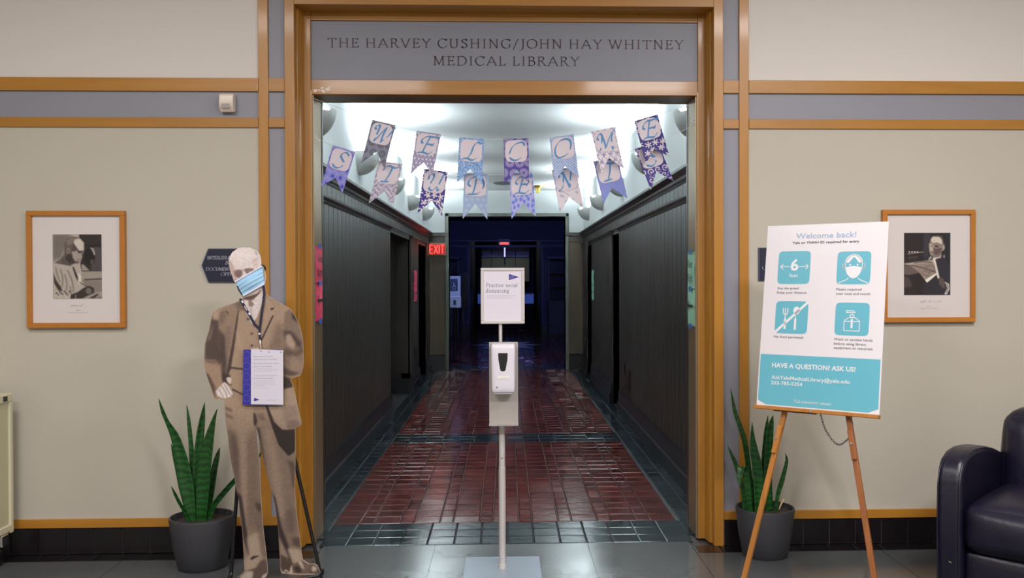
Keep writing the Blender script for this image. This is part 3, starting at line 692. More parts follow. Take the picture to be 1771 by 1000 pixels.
# ------------------------------------------------------------------ far gallery things
def far_stand():
    t = thing('sanitizer_stand', (-.93, 17.5, 0), 'distant black sanitizer stand with grey notice just inside the far opening', 'sanitizer stand')
    x, y = -.975, 17.5
    MB().tube([(x, y, .03), (x, y, 1.2)], .035, 12).obj('pole', 'black_metal', t, smooth=50)
    MB().lathe([(0, .03), (.05, .03), (.22, .012), (.24, 0)], (x, y, 0), 20).obj('base', 'black_metal', t, smooth=30)
    mat('dim_white', rgb(190, 200, 205), .5); mat('notice_blue', rgb(40, 55, 90), .5)
    B(x-.12, x+.11, y-.06, y-.05, 1.14, 1.62).obj('notice_board', 'dim_white', t)
    B(x-.08, x+.06, y-.063, y-.06, 1.34, 1.57).obj('notice_print', 'notice_blue', t)
    p = MB().lathe([(.028, -.004), (.036, -.004), (.036, .004), (.028, .004)], (0, 0, 0), 16); p.xf(Matrix.Translation((x-.01, y-.066, 1.40)) @ Matrix.Rotation(math.pi/2, 4, 'X'))
    p.box(x-.02, x-.008, y-.068, y-.064, 1.42, 1.5); p.box(x-.02, x+.02, y-.068, y-.064, 1.44, 1.45); p.obj('symbol', 'dim_white', t)
    B(x-.1, x+.12, y-.16, y-.06, 1.02, 1.24).obj('dispenser', 'dim_white', t, bevel=.015)
    B(x-.02, x+.03, y-.163, y-.16, 1.08, 1.17).obj('label_print', 'notice_blue', t)
far_stand()
mat('case_dark', rgb(26, 30, 66), .2); mat('case_base', rgb(52, 52, 66), .5); mat('screen_black', rgb(9, 9, 14), .25)
for s, lab in ((-1, 'tall glass-fronted display case at the left of the far blue gallery'), (1, 'tall glass-fronted display case at the right of the far blue gallery')):
    x0, x1 = (1.14, 1.78) if s > 0 else (-2.0, -1.3)
    t = thing('display_case', ((x0+x1)/2, 25.2, 0), lab, 'display case')
    B(x0, x1, 25.2, 25.85, .06, .98).obj('base', 'case_base', t, bevel=.01); B(x0-.02, x1+.02, 25.15, 25.88, 0, .06).obj('plinth', 'dark_base', t)
    B(x0, x1, 25.8, 25.85, .98, 2.12).obj('back_panel', 'case_dark', t)
    for xx in (x0, x1-.03): B(xx, xx+.03, 25.2, 25.23, .98, 2.12).obj('post', 'navy_molding', t)
    B(x0-.02, x1+.02, 25.18, 25.87, 2.12, 2.18).obj('cornice', 'navy_molding', t)
    for z in (1.35, 1.72): B(x0+.03, x1-.03, 25.3, 25.8, z, z+.012).obj('shelf', 'case_base', t)
t = thing('wall_screen', (-1.15, 25.9, 1.0), 'black rectangular screen behind the distant sanitizer stand', 'screen')
B(-1.28, -1.04, 24.9, 24.94, .85, 1.76).obj('screen_panel', 'screen_black', t); B(-1.2, -1.12, 24.9, 24.94, 0, .85).obj('foot', 'black_metal', t)
mat('beige_cab', rgb(150, 150, 118), .5)
t = thing('wall_cabinet', (0, 31, 1.5), 'row of beige cabinet panels behind the far desk', 'cabinet')
for x0, x1 in ((-.83, -.5), (-.49, .3), (.31, .76)): B(x0, x1, 30.9, 31.2, 1.49, 2.27).obj('cabinet_door', 'beige_cab', t, bevel=.006)
for x0, x1 in ((-.83, -.5), (-.49, .3), (.31, .76)): B(x0, x1, 30.95, 31.2, 2.29, 2.68).obj('upper_pane', 'case_dark', t, bevel=.006)
mat('desk_blue', rgb(40, 70, 170), .4, emit=.25, emcol=(.08, .16, .7, 1))
t = thing('service_desk', (0, 29, 0), 'dark desk with a blue glowing front strip in the farthest room', 'desk')
B(-.9, .85, 29, 29.6, 0, .78).obj('body', 'recess_black', t); B(-.9, .85, 28.97, 29.0, .8, 1.1).obj('glowing_panel', 'desk_blue', t); B(-.92, .87, 28.95, 29.6, 1.1, 1.13).obj('worktop', 'case_base', t)
t = thing('far_exit_sign', (-.05, 26.2, 2.6), 'tiny red exit sign above the farthest doorway', 'exit sign')
B(-.22, .1, 26.05, 26.1, 2.5, 2.68).obj('housing', 'screen_black', t); B(-.18, .06, 26.04, 26.05, 2.54, 2.60).obj('lit_letters', 'red_emit', t)
t = thing('hanging_tube', (-.05, 28, 2.5), 'thin violet glowing tube hanging in the farthest room', 'lamp')  # upright violet streak built as a glowing tube on a cord
MB().tube([(-.05, 28, 2.0), (-.05, 28, 2.24)], .02).obj('stem', 'alu', t); MB().tube([(-.05, 28, 2.24), (-.05, 28, 2.52)], .022).obj('tube', mat('violet_glow', (.6, .55, 1, 1), .5, emit=1.2, emcol=(.55, .5, 1, 1)), t)
MB().tube([(-.05, 28, 2.52), (-.05, 28, 3.2)], .006).obj('cord', 'black_metal', t)
# ------------------------------------------------------------------ bunting
mat('flag_print', (1, 1, 1, 1), .55, vcol=True); mat('flag_panel', rgb(216, 205, 214), .55); mat('flag_letter', rgb(84, 140, 192), .5); mat('string', rgb(225, 222, 224), .5); mat('grommet', rgb(200, 200, 205), .3, metal=.8)
def hsh(a, b): return np.modf(np.abs(np.sin(a*12.9898+b*78.233)*43758.5453))[0]
def mixc(a, b, m_): return np.array(a, float)*(1-m_[..., None])+np.array(b, float)*m_[..., None]
def cells(U, Tt, s, jit=0, stag=True):
    r_ = np.floor(Tt/s); x = U/s+(.5*(r_ % 2) if stag else 0); c_ = np.floor(x)
    dx = (x-c_-.5-jit*(hsh(c_, r_)-.5))*s; dy = (Tt/s-r_-.5-jit*(hsh(c_+7, r_+3)-.5))*s
    return dx, dy, hsh(c_+2, r_+5)
def rings(U, Tt, s, radii, cols, bg, jit=.2):
    dx, dy, h = cells(U, Tt, s, jit); d = np.hypot(dx, dy); o = mixc(bg, bg, d*0)
    for r_, c_ in zip(radii, cols): o = np.where((d < r_)[..., None], np.array(c_, float), o)
    return o
def flower(U, Tt, s, pet, r_, fg, bg, jit=.5):
    dx, dy, h = cells(U, Tt, s, jit); d = np.hypot(dx, dy); a = np.arctan2(dy, dx)+h*6
    m_ = (d < r_*(.55+.45*np.cos(pet*a))).astype(float); return mixc(bg, fg, m_)
def speck(U, Tt, f, thr, fg, bg):
    n_ = np.sin(U*f+3*np.sin(Tt*f*.7))*np.cos(Tt*f*1.1+2*np.sin(U*f*.6+1)); return mixc(bg, fg, (n_ > thr).astype(float))
PAT = {
'grey rings': lambda U, T_: rings(U, T_, .38, (.17, .13, .08), ((98, 102, 118), (84, 88, 106), (104, 106, 122)), (122, 122, 142)),
'blue circles': lambda U, T_: rings(U, T_, .36, (.17, .14, .1, .06), ((110, 112, 200), (138, 138, 205), (90, 95, 195), (60, 70, 180)), (142, 140, 206)),
'speckled': lambda U, T_: speck(U, T_, 75, .05, (112, 100, 135), (205, 198, 212)),
'white dots': lambda U, T_: rings(U, T_, .17, (.075, .045), ((118, 112, 150), (218, 212, 222)), (160, 154, 186), 0),
'navy blossoms': lambda U, T_: np.minimum(255, np.where((flower(U, T_, .3, 5, .15, (1, 1, 1), (0, 0, 0)) > 0) | (speck(U+.2, T_, 14, .82, (1, 1, 1), (0, 0, 0)) > 0), np.array((222, 212, 214.)), np.array((50, 40, 128.)))),
'blue leaves': lambda U, T_: flower(U, T_, .13, 3, .085, (82, 128, 190), (150, 176, 214), .6),
'pale blue': lambda U, T_: rings(U, T_, .24, (.07,), ((162, 182, 210),), (148, 168, 200), .1),
'purple rings': lambda U, T_: rings(U, T_, .4, (.18, .145, .11, .06), ((148, 138, 178), (122, 112, 168), (150, 140, 182), (80, 66, 150)), (72, 56, 146)),
'blue drops': lambda U, T_: rings(U*1.5, T_, .26, (.09,), ((90, 120, 205),), (168, 166, 216), .5),
'blue lattice': lambda U, T_: mixc((178, 190, 218), (104, 134, 186), ((np.abs(np.sin((U+T_)*26)) < .35) | (np.abs(np.sin((U-T_)*26)) < .35)).astype(float)),
'faded floral': lambda U, T_: mixc((212, 202, 210), (168, 172, 190), (np.sin(U*14+2*np.sin(T_*9))*np.cos(T_*15+2*np.sin(U*7)) > .35).astype(float)),
'violet trellis': lambda U, T_: np.where((np.abs(np.sin((U*1.3+T_)*8.5)) < .16)[..., None] | (np.abs(np.sin((U*1.3-T_)*8.5)) < .16)[..., None], np.array((128, 118, 152.)), flower(U, T_, .3, 4, .1, (124, 124, 178), (214, 206, 216), .1)),
'plain violet blue': lambda U, T_: mixc((116, 126, 192), (128, 138, 200), (np.sin(U*90)*np.sin(T_*90) > 0).astype(float)),
'navy leaves': lambda U, T_: flower(U, T_, .32, 6, .15, (224, 214, 216), (48, 38, 122), .4),
'navy scrolls': lambda U, T_: (lambda dx, dy, h: mixc((50, 40, 128), (216, 208, 214), ((np.abs(((np.hypot(dx, dy)*9+np.arctan2(dy, dx)/6.283+h) % 1)-.5) < .17) & (np.hypot(dx, dy) < .145)).astype(float)))(*cells(U, T_, .31, .2)),
}
def bunting(name, label, Y, flags, ends):
    root = thing(name, tuple(onY((ends[0][0]+ends[1][0])/2, 240, Y)), label, 'banner')
    spts = [V(ends[2])]
    for f in flags:
        let, pat, word, TL, TR, bL, bR, no = f
        a = onY(*TL, Y); b = onY(*TR, Y); c = onY(*bL, Y); d = onY(*bR, Y); e = onY(*no, Y)
        spts += [a+V((0, .003, -.004)), b+V((0, .003, -.004))]
        ax = (b-a); wd_ = ax.length; L_ = ((c-a).length+(d-b).length)/2; asp = L_/wd_
        mid = (c+d)/2; nd = 1-((e-(a+b)/2).length/((mid-(a+b)/2).length))
        yaw_ = random.uniform(-.012, .012)
        def pt(u, v, dz=0, a=a, b=b, c=c, d=d, nd=nd, yaw_=yaw_):
            p = (a*(1-u)+b*u)*(1-v)+(c*(1-u)+d*u)*v; p = p.copy(); p.y += yaw_*(u-.5)*2+.008*math.sin(v*2.6)*math.sin(u*3.14)-dz; return p
        def cut(u, nd=nd): return 1-nd*(1-abs(2*u-1))
        fn = lambda u, v: pt(u, v*cut(u))
        def cf(U, W, nd=nd, asp=asp, pat=pat):
            Vv = W*(1-nd*(1-np.abs(2*U-1))); return PAT[pat](U, Vv*asp)
        fl = gridprint(fn, 48, 84, cf, 1.1).obj('pennant', 'flag_print', root, label='%s swallowtail pennant with the letter %s' % (pat, let), smooth=60)
        so = fl.modifiers.new('s', 'SOLIDIFY'); so.thickness = .0006; so.offset = -1
        # rounded panel
        mb = MB(); n_ = 40; vmax = .94/asp*1.0; cs = []
        for k in range(n_):
            t_ = 2*math.pi*k/n_; cc, ss_ = math.cos(t_), math.sin(t_); q = 4.2
            x_ = .5+.44*abs(cc)**(2/q)*(1 if cc > 0 else -1); y_ = .5+.47*abs(ss_)**(2/q)*(1 if ss_ > 0 else -1)
            cs.append(pt(x_, .02+y_*vmax, .0022))
        mb.add([pt(.5, .02+.5*vmax, .0022)]+cs, [(0, 1+(k+1) % n_, 1+k) for k in range(n_)]); pn = mb.obj('letter_panel', 'flag_panel', fl)
        L, wl = penline(let, SWASH, weight=.125, ang=42, shear=.22 if let not in 'OCDS' else .14, n=7)
        hh = .76
        L.v = [tuple(pt(.5+(v[0]-wl/2-.08)*.74, .02+vmax*(.5-(v[1]-.5)*hh), .0034)) for v in L.v]
        L.obj('letter', 'flag_letter', fl)
        for u in (.06, .94):
            g_ = pt(u, .03, .002); MB().lathe([(.0015, -.0008), (.004, 0), (.0025, .0008)], (0, 0, 0), 10).xf(Matrix.Translation(g_) @ Matrix.Rotation(math.pi/2, 4, 'X')).obj('grommet', 'grommet', fl)
    spts.append(V(ends[3]))
    MB().tube(spts, .0011, 5).obj('string', 'string', root)
    return root
Yw, Ys = 5.50, 5.55
def jamb(px, py, s, Y): return V((s*1.13, Y, onY(px, py, Y).z))
bunting('welcome_banner', 'upper string of patterned pennants spelling WELCOME across the doorway', Yw, [
 ('W', 'grey rings', '', (644.1, 207), (683.9, 216.6), (624.4, 283), (664.9, 291.8), (650.3, 261.9)),
 ('E', 'white dots', '', (720.6, 225.8), (762.7, 232.4), (709.6, 301.6), (747.8, 304.5), (732.7, 281)),
 ('L', 'blue leaves', '', (794.4, 237.3), (837.4, 240.6), (790.7, 315.3), (833.6, 319), (813.8, 291.8)),
 ('C', 'purple rings', '', (870.9, 239.7), (913.6, 239.7), (872.5, 319), (915.2, 317.8), (893.6, 292.7)),
 ('O', 'blue lattice', '', (950.4, 237.8), (992, 232.2), (959.2, 314.6), (1001.6, 309), (977.6, 287.4)),
 ('M', 'violet trellis', '', (1022.4, 227.6), (1062.8, 219.7), (1039.7, 299.7), (1079.7, 293.6), (1058, 272)),
 ('E', 'navy leaves', '', (1097.5, 208.5), (1136.6, 198.2), (1117.3, 283), (1157.7, 271.6), (1134, 256)),
], ((541, 172), (1205, 178), jamb(541, 170, -1, 5.49), jamb(1205, 178, 1, 5.49)))
bunting('students_banner', 'lower string of patterned pennants spelling STUDENTS across the doorway', Ys, [
 ('S', 'blue circles', '', (575.6, 251), (614.5, 263), (554.8, 323), (591.9, 334.5), (578.8, 307)),
 ('T', 'speckled', '', (655.6, 278.2), (695.6, 283.5), (638, 352.6), (680, 356), (664.9, 331)),
 ('U', 'navy blossoms', '', (733.5, 291.8), (774.2, 297.5), (722.6, 368.5), (764.3, 374.2), (747.3, 347)),
 ('D', 'pale blue', '', (802.6, 299.2), (844, 301.6), (800.1, 378.7), (842.8, 380), (822.4, 352.5)),
 ('E', 'blue drops', '', (880.5, 301), (920.8, 297.8), (884.8, 379), (926.7, 375), (904, 351.4)),
 ('N', 'faded floral', '', (954.4, 293.8), (995, 288), (969, 369), (1009.6, 361), (985.3, 340.5)),
 ('T', 'plain violet blue', '', (1026.2, 279), (1068, 272), (1043.9, 353.3), (1084.8, 343.4), (1057.9, 325)),
 ('S', 'navy scrolls', '', (1098, 256.8), (1138, 247), (1126.3, 328.5), (1164.3, 313.7), (1137.6, 295.6)),
], ((541, 240), (1205, 215), jamb(541, 238, -1, 5.53), jamb(1205, 216, 1, 5.53)))

# ------------------------------------------------------------------ wall things
t = thing('motion_sensor', tuple(onY(396, 180, WY)), 'small cream plastic sensor box on the blue-grey band of the left wall', 'sensor')
a = onY(384, 196, WY); b = onY(408, 164, WY); z0, z1, x0, x1 = a.z, b.z, a.x, b.x
mat('cream_plastic', rgb(222, 208, 194), .35)
pr = [(x0, WY, z0+.01), (x0, WY-.03, z0), (x0, WY-.055, z0+.025), (x0, WY-.062, (z0+z1)/2), (x0, WY-.055, z1-.012), (x0, WY-.04, z1), (x0, WY, z1)]
MB().prism(pr, (x1-x0, 0, 0)).obj('housing', 'cream_plastic', t, bevel=.004, smooth=40)
B(x0+.014, x1-.018, WY-.060, WY-.05, z0+.02, z0+.045).obj('lens', mat('lens_grey', rgb(160, 148, 148), .3), t)
# plaques
mat('plaque_navy', rgb(14, 20, 48), .5); mat('plaque_edge', rgb(62, 70, 100), .35); mat('plaque_letter', rgb(165, 165, 180), .5)
def plaque(label, outer, dY=.0):
    c = onY(outer[0][0], outer[0][1], WY)
    t = thing('wall_plaque', tuple(c), label, 'sign')
    P0 = [onY(x, y, WY-.001) for x, y in outer]
    cen = sum(P0, V((0, 0, 0)))/len(P0)
    MB().prism(P0, (0, -.012, 0)).obj('plate', 'plaque_edge', t, bevel=.002)
    MB().prism([cen+(p-cen)*.955+V((0, -.012, 0)) for p in P0], (0, -.0015, 0)).obj('face', 'plaque_navy', t)
    return t
PYl = WY-.0155
t = plaque('navy pointed wall plaque reading INTERLIBRARY & DOCUMENT behind the standee head', [(349.5, 459), (361, 430), (435, 430), (446.5, 459), (435, 488.5), (361, 488.5)])
mb = MB()
for txt, xa, xb, yb, cap in (('INTERLIBRARY LOAN', 358.5, 430, 449, .020), ('&', 389, 397.5, 458, .023), ('DOCUMENT DELIVERY', 356.5, 438, 468.5, .019), ('OFFICE', 382, 411, 477, .018)):
    a = onY(xa, yb, PYl); b = onY(xb, yb, PYl)
    pass
    q = place(penline(txt, weight=.14, track=.05, n=3), a, (1, 0, 0), (0, 0, 1), b.x-a.x, cap); mb.add(q.v, q.f)
mb.obj('lettering', 'plaque_letter', t)
t = plaque('navy rectangular wall plaque mostly hidden behind the poster board', [(1311, 428.5), (1420, 428.5), (1420, 485.5), (1311, 485.5)])
a = onY(1318, 466, PYl); place(penline('Co', weight=.13, n=3), a, (1, 0, 0), (0, 0, 1), .045, .02).obj('lettering', 'plaque_letter', t)
# framed portraits
mat('photo_print', (1, 1, 1, 1), .4, vcol=True); mat('mat_board', rgb(208, 200, 197), .6); mat('frame_wood', rgb(178, 112, 38), .35, noise=.12, nscale=(20, 20, 20)); mat('ink_grey', rgb(140, 132, 134), .6)
mat('glazing', (1, 1, 1, 1), .05)
def portrait(name, label, corners, inner, photo, canvas, ink):
    """corners px: TL TR BR BL of the frame"""
    q = [onY(x, y, WY-.002) for x, y in corners]; x0 = (q[0].x+q[3].x)/2; x1 = (q[1].x+q[2].x)/2; z1 = (q[0].z+q[1].z)/2; z0 = (q[2].z+q[3].z)/2
    t = thing(name, ((x0+x1)/2, WY, z0), label, 'framed picture'); fwd = .03; w_ = .028; Yf = WY-.002
    for a, b, c_, d_ in ((x0, x1, z1-w_, z1), (x0, x1, z0, z0+w_), (x0, x0+w_, z0+w_, z1-w_), (x1-w_, x1, z0+w_, z1-w_)):
        B(a, b, Yf-fwd, Yf, c_, d_).obj('frame_side', 'frame_wood', t, bevel=.002)
    B(x0+w_-.002, x1-w_+.002, Yf-.014, Yf-.002, z0+w_-.002, z1-w_+.002).obj('mat_board', 'mat_board', t)
    ph = [onY(x, y, Yf-.0145) for x, y in photo]; px0, px1, pz1, pz0 = ph[0].x, ph[1].x, ph[0].z, ph[1].z
    (ax, ay), (bx_, by_) = photo
    gridprint(lambda u, v: V((px0+(px1-px0)*u, Yf-.0148, pz1+(pz0-pz1)*v)), 110, 150, lambda U, W: canvas.at(ax+(bx_-ax)*U, ay+(by_-ay)*W)).obj('photograph', 'photo_print', t)
    mb = MB()
    for pts, wd_ in ink:
        P_ = [onY(x, y, Yf-.0147) for x, y in pts]
        for A, C in zip(P_, P_[1:]):
            d = (C-A).normalized(); nn = V((-d.z, 0, d.x))*wd_/2; mb.quad(A-nn, C-nn, C+nn, A+nn)
    mb.obj('signature', 'ink_grey', t)
    return t
c = Canvas(85, 400, 185, 550, (150, 140, 132), 4).tr(85, 400, 6.67); c.bk = .55
c.poly([(40,40),(250,40),(170,200),(140,300),(40,340)], (112,104,98), 4)
c.poly([(250,40),(350,40),(350,120),(300,80)], (175,165,155), 2)
c.poly([(350,40),(610,40),(610,465),(380,465),(360,380),(380,300),(410,200),(400,120),(350,80)], (40,34,34), .6)
c.poly([(500,170),(610,185),(610,460),(480,460),(500,330)], (72,64,68), 1.5)
c.poly([(350,160),(605,160),(605,180),(480,185)], (26,22,28), .6)
c.ell(470, 290, 62, 95, (20,16,18), 1.5)
c.poly([(470,185),(520,200),(538,270),(520,280),(500,230)], (150,138,132), .8)
c.poly([(480,330),(510,325),(505,380),(478,380)], (85,75,75), 1)
c.poly([(372,380),(400,385),(470,455),(380,455)], (150,140,132), 1)
c.poly([(380,465),(612,465),(612,550),(370,550)], (150,142,132), .8)
c.line([(410,560),(500,556),(612,552)], 18, (72,62,62), .8)
c.poly([(390,570),(612,570),(612,778),(480,778)], (128,118,110), 1.5)
c.poly([(48,370),(120,330),(200,370),(290,370),(350,330),(375,500),(370,580),(420,640),(380,778),(48,778)], (172,162,152), .7)
c.poly([(170,160),(200,90),(260,60),(330,70),(390,110),(408,190),(385,250),(380,310),(350,320),(345,370),(290,375),(240,400),(130,380),(60,365),(130,320),(175,260)], (96,84,80), .8)
c.poly([(300,90),(360,85),(405,140),(400,220),(350,225),(300,160),(280,120)], (198,188,178), 1.2)
c.poly([(200,110),(260,65),(310,80),(270,140),(210,170)], (120,110,104), 1.5)
c.poly([(275,160),(300,165),(318,215),(285,240),(262,215)], (78,66,64), 1)
c.poly([(262,235),(330,225),(372,255),(382,312),(352,318),(345,345),(300,345),(272,300)], (158,144,135), .9); c.poly([(345,318),(360,330),(350,350),(318,345)], (150,136,126), .8); c.line([(318,328),(345,326)], 6, (84,70,68), .6)
c.poly([(330,230),(372,235),(365,250),(335,252)], (48,40,40), .6)
c.ell(222, 225, 20, 32, (140,124,118), 1); c.ell(222, 228, 10, 18, (90,78,74), .8)
c.poly([(215,262),(262,270),(275,325),(300,365),(240,380),(180,335),(195,280)], (56,47,46), 1.5)
c.poly([(130,330),(180,310),(240,390),(250,400),(150,370)], (84,74,70), 1.2)
c.poly([(48,480),(75,560),(130,640),(150,690),(100,680),(55,600)], (56,48,46), 1.2)
for a_ in ([(130,440),(155,560),(140,640)], [(180,500),(200,600),(195,680)], [(75,420),(90,500),(120,580)], [(210,450),(260,560),(280,700)], [(240,640),(260,760)]): c.line(a_, 12, (112,102,95), 1.5)
c.poly([(268,410),(285,415),(330,530),(332,580),(300,520)], (44,34,44), .6)
c.poly([(335,480),(370,520),(365,600),(340,620)], (210,202,190), 1.5)
c.line([(350,590),(410,625),(450,640)], 8, (60,50,48), .5)
c.poly([(250,730),(330,700),(400,650),(470,630),(520,660),(515,710),(450,740),(380,775),(240,778)], (52,44,42), 1)
c.ell(455, 690, 35, 35, (110,100,94), 1.2)
for k_ in range(9): c.ell(80+k_*19, 715+22*math.sin(k_*2.1), 9, 12, (66,58,56), .8); c.ell(70+k_*19, 750-14*math.sin(k_*1.7), 8, 9, (196,188,178), .8)
c.poly([(300,735),(310,735),(305,775),(295,775)], (150,140,134), .5)
c.poly([(400,775),(560,700),(612,690),(612,740),(500,778)], (150,142,134), 1); c.poly([(460,770),(560,722),(575,730),(520,772)], (50,42,52), .8)
c.grain(.02)
sig1 = [([(122, 531), (124, 528), (126, 530), (129, 527), (132, 530), (136, 528.5), (140, 530), (144, 526)], .002), ([(131, 537), (139, 537)], .002)]+[([(116+k*4.6, 541), (119.5+k*4.6, 541)], .0018) for k in range(8)]
portrait('framed_portrait', 'wood framed black and white photograph of a man in a gown on the left wall', [(48.5, 365.5), (218.5, 365), (220, 566), (51.5, 567.5)], None, ((91, 405.5), (176.5, 517)), c, sig1)
c = Canvas(1555, 395, 1655, 545, (34, 26, 30), 4).tr(1555, 395, 6.67); c.bk = .55
c.poly([(275,50),(592,50),(592,770),(275,770)], (26,24,30), 1)
c.poly([(60,50),(240,50),(240,370),(60,380)], (30,20,24), 1); c.poly([(240,50),(275,50),(275,770),(240,770)], (20,14,20), .8)
c.poly([(280,60),(360,60),(340,330),(280,360)], (48,44,52), 4)
for k_ in range(4): c.poly([(108+k_*31,268),(124+k_*31,264),(128+k_*31,276),(110+k_*31,280)], (225,215,205), .3)
c.line([(98,296),(190,284),(278,272)], 8, (170,155,145), .4)
c.line([(108,340),(160,333),(210,330)], 16, (72,60,60), 1.2); c.line([(112,362),(195,355)], 10, (62,52,52), 1.2)
c.poly([(420,370),(480,300),(540,370),(592,450),(592,770),(460,770),(440,540)], (38,34,46), 1.5)
c.poly([(365,120),(385,90),(440,80),(495,95),(510,150),(525,200),(520,250),(490,270),(470,320),(400,335),(358,310),(345,240),(350,160)], (128,114,106), .7)
c.poly([(365,130),(390,95),(470,95),(500,140),(505,190),(440,165),(380,170)], (202,188,176), 1.3)
c.poly([(350,180),(385,180),(395,270),(375,300),(350,270)], (176,160,148), 1)
c.poly([(398,225),(440,215),(490,215),(480,275),(440,312),(402,300)], (88,72,70), 2)
c.poly([(375,95),(400,82),(470,84),(505,120),(515,190),(500,180),(495,130),(460,98),(400,96)], (70,62,62), .8)
c.ell(512, 222, 14, 26, (165,150,140), .8); c.ell(430, 208, 17, 10, (48,38,38), .8); c.ell(372, 205, 11, 7, (64,52,50), .6)
c.line([(335,185),(355,182),(370,205),(350,212),(338,205)], 5, (190,180,170), .3); c.line([(400,212),(430,230),(490,215)], 5, (185,172,162), .3)
c.poly([(360,262),(395,270),(388,285),(362,278)], (90,72,70), .6)
c.poly([(335,360),(365,320),(380,345),(380,365)], (222,214,206), .5); c.poly([(362,340),(380,345),(376,362),(350,362)], (24,20,28), .4)
c.poly([(385,340),(470,325),(495,280),(480,340),(430,350),(410,380),(390,370)], (205,195,188), .6)
c.ell(518, 325, 7, 20, (165,160,165), .5)
c.poly([(58,405),(200,385),(385,362),(420,375),(466,575),(440,580),(435,520),(320,625),(235,515),(120,425),(58,418)], (164,150,138), .6)
c.poly([(130,425),(400,385),(435,515),(330,600),(240,520)], (138,122,112), 1.5)
c.line([(180,400),(280,385),(370,392)], 12, (88,78,76), .8)
c.line([(140,425),(290,460),(435,510)], 9, (66,54,54), .5)
c.line([(330,430),(400,440),(400,490),(330,500),(300,460),(330,430)], 6, (86,74,72), .5); c.line([(300,480),(270,520),(330,550),(350,500)], 6, (90,78,76), .5)
c.poly([(298,595),(430,515),(438,530),(322,628)], (226,218,210), .5)
c.poly([(385,362),(420,375),(466,575),(442,578),(410,420)], (215,206,198), .6)
c.poly([(60,425),(120,428),(235,515),(180,535),(110,540),(60,530)], (96,82,78), 1.5)
c.poly([(60,560),(110,560),(165,660),(130,680),(60,685)], (66,52,54), 1.5)
c.poly([(110,540),(235,515),(300,610),(270,770),(165,700)], (28,20,24), 1.2)
c.poly([(280,620),(330,630),(440,560),(460,770),(275,770)], (36,32,44), 1.2)
c.poly([(455,575),(500,570),(525,610),(530,700),(500,690),(460,640)], (84,70,68), 1)
c.poly([(525,615),(575,640),(582,700),(550,765),(520,760),(555,690)], (196,186,178), .8); c.line([(545,640),(566,680),(545,740)], 8, (90,80,78), .5)
c.grain(.02)
sig2 = [([(1591, 524), (1594, 521), (1596, 524), (1599, 519.5), (1602, 523)], .0025), ([(1605, 523), (1609, 520), (1611, 523)], .0022), ([(1614, 522.5), (1618, 521)], .002), ([(1620, 524), (1624, 520), (1628, 523)], .002), ([(1602, 529.5), (1610, 529.5)], .0018)]+[([(1592+k*4.4, 533.5), (1595.5+k*4.4, 533.5)], .0016) for k in range(7)]
portrait('framed_portrait', 'wood framed black and white photograph of a man reading, right wall', [(1522.5, 364), (1682.5, 362.5), (1684, 557.5), (1524.5, 556.5)], None, ((1563.5, 403), (1643.5, 510.5)), c, sig2)
# ------------------------------------------------------------------ standee of a man in a suit
SYY = 4.72
def ztr(ox, oy, sc, pts): return [(ox+x/sc, oy+y/sc) for x, y in pts]
outline = [(420,428),(411,430),(402,436),(397,444),(395.5,450),(396,458),(398,468),(401,476),(404,485),(408,492),(413,502),(419,511),(419.5,517),(406,524),(390,529),(376.5,534.6),(367,543),(364,558),(361.8,571.4),(357,585),(354.4,596.6),(353.2,615),(353.4,630),(356.5,647),(360,657),(364,668),(368,681),(371,690),(376,691),(379.6,689),(384,691),(388,692),(388.3,700),(389,714),(391,734),(394,754),(396.5,778),(400.4,802),(403.5,817),(406,831),(409.5,850),(413,867),(415,886),(416.4,904),(418.5,917),(419.6,929.6),(421,955),(422.5,987),(420.4,990),(411.6,998),(400,1004),(396,1008),(410,1009),(452,1009),(459,1001),(463,991),(461.5,972),(459.6,952),(457.5,936),(455.6,920),(454,904),(453,888),(452,872),(451,856),(450,828),(448.4,802),(446.5,777),(444.4,754),(442.3,736.4),(446.8,752),(451,773),(454.8,794),(460,815),(466,837),(471,854),(475.6,872),(478,888),(479.6,904),(481,920),(482,936),(483.5,960),(484.4,984),(487,992),(508,994),(530.8,994.4),(551.6,994.4),(553.3,990),(549,979),(543.6,975.7),(534,976),(528,972),(523.6,969.6),(521.5,958),(520.4,948.8),(518.5,932),(516.4,916.8),(514,900),(512.4,886.4),(511.4,872),(509.5,855),(509.2,842),(510.4,815),(510.8,786),(510.3,762),(510.2,741),(516,738.5),(521.2,734.8),(520.5,728),(518.8,722),(515,706),(510.9,684.8),(506,666),(502,655.5),(510,653),(519,650),(521.6,645),(524,635),(525,622),(524.2,603),(523.3,584),(519,568),(513,552.5),(507,541),(500.4,533.6),(488,526),(475,519),(466,513),(459.6,508),(459,500),(458,490),(457,478),(455,468),(452,458),(451.5,448),(449,440),(443,433),(432,428.3)]
c = Canvas(345, 420, 560, 1015, (134, 112, 93), 2); c.bk = 1.7
c.tr(345, 500, 4.763)
c.poly([(100,230),(155,190),(165,300),(170,480),(200,560),(180,650),(130,590),(45,585),(45,460),(80,330)], (66,53,48), 1.2)
c.poly([(105,205),(160,165),(215,180),(160,255),(110,250)], (152,130,110), 1.2)
c.poly([(60,420),(110,300),(118,310),(90,420)], (100,84,74), 1)
c.poly([(290,110),(330,100),(325,200),(300,330),(262,520),(240,700),(190,760),(170,620),(215,480),(210,380),(160,330),(160,220),(200,170)], (120,100,84), .8)
c.poly([(160,180),(205,170),(215,240),(170,320)], (98,80,70), 1.5)
c.poly([(160,330),(215,390),(225,560),(215,760),(185,740),(180,620),(160,560)], (62,50,46), 1.2)
c.poly([(215,320),(262,300),(255,420),(225,600),(215,480)], (106,88,76), 1)
c.poly([(320,150),(370,170),(430,290),(495,330),(495,480),(365,500),(360,870),(270,820),(250,640),(300,380)], (140,118,99), .8)
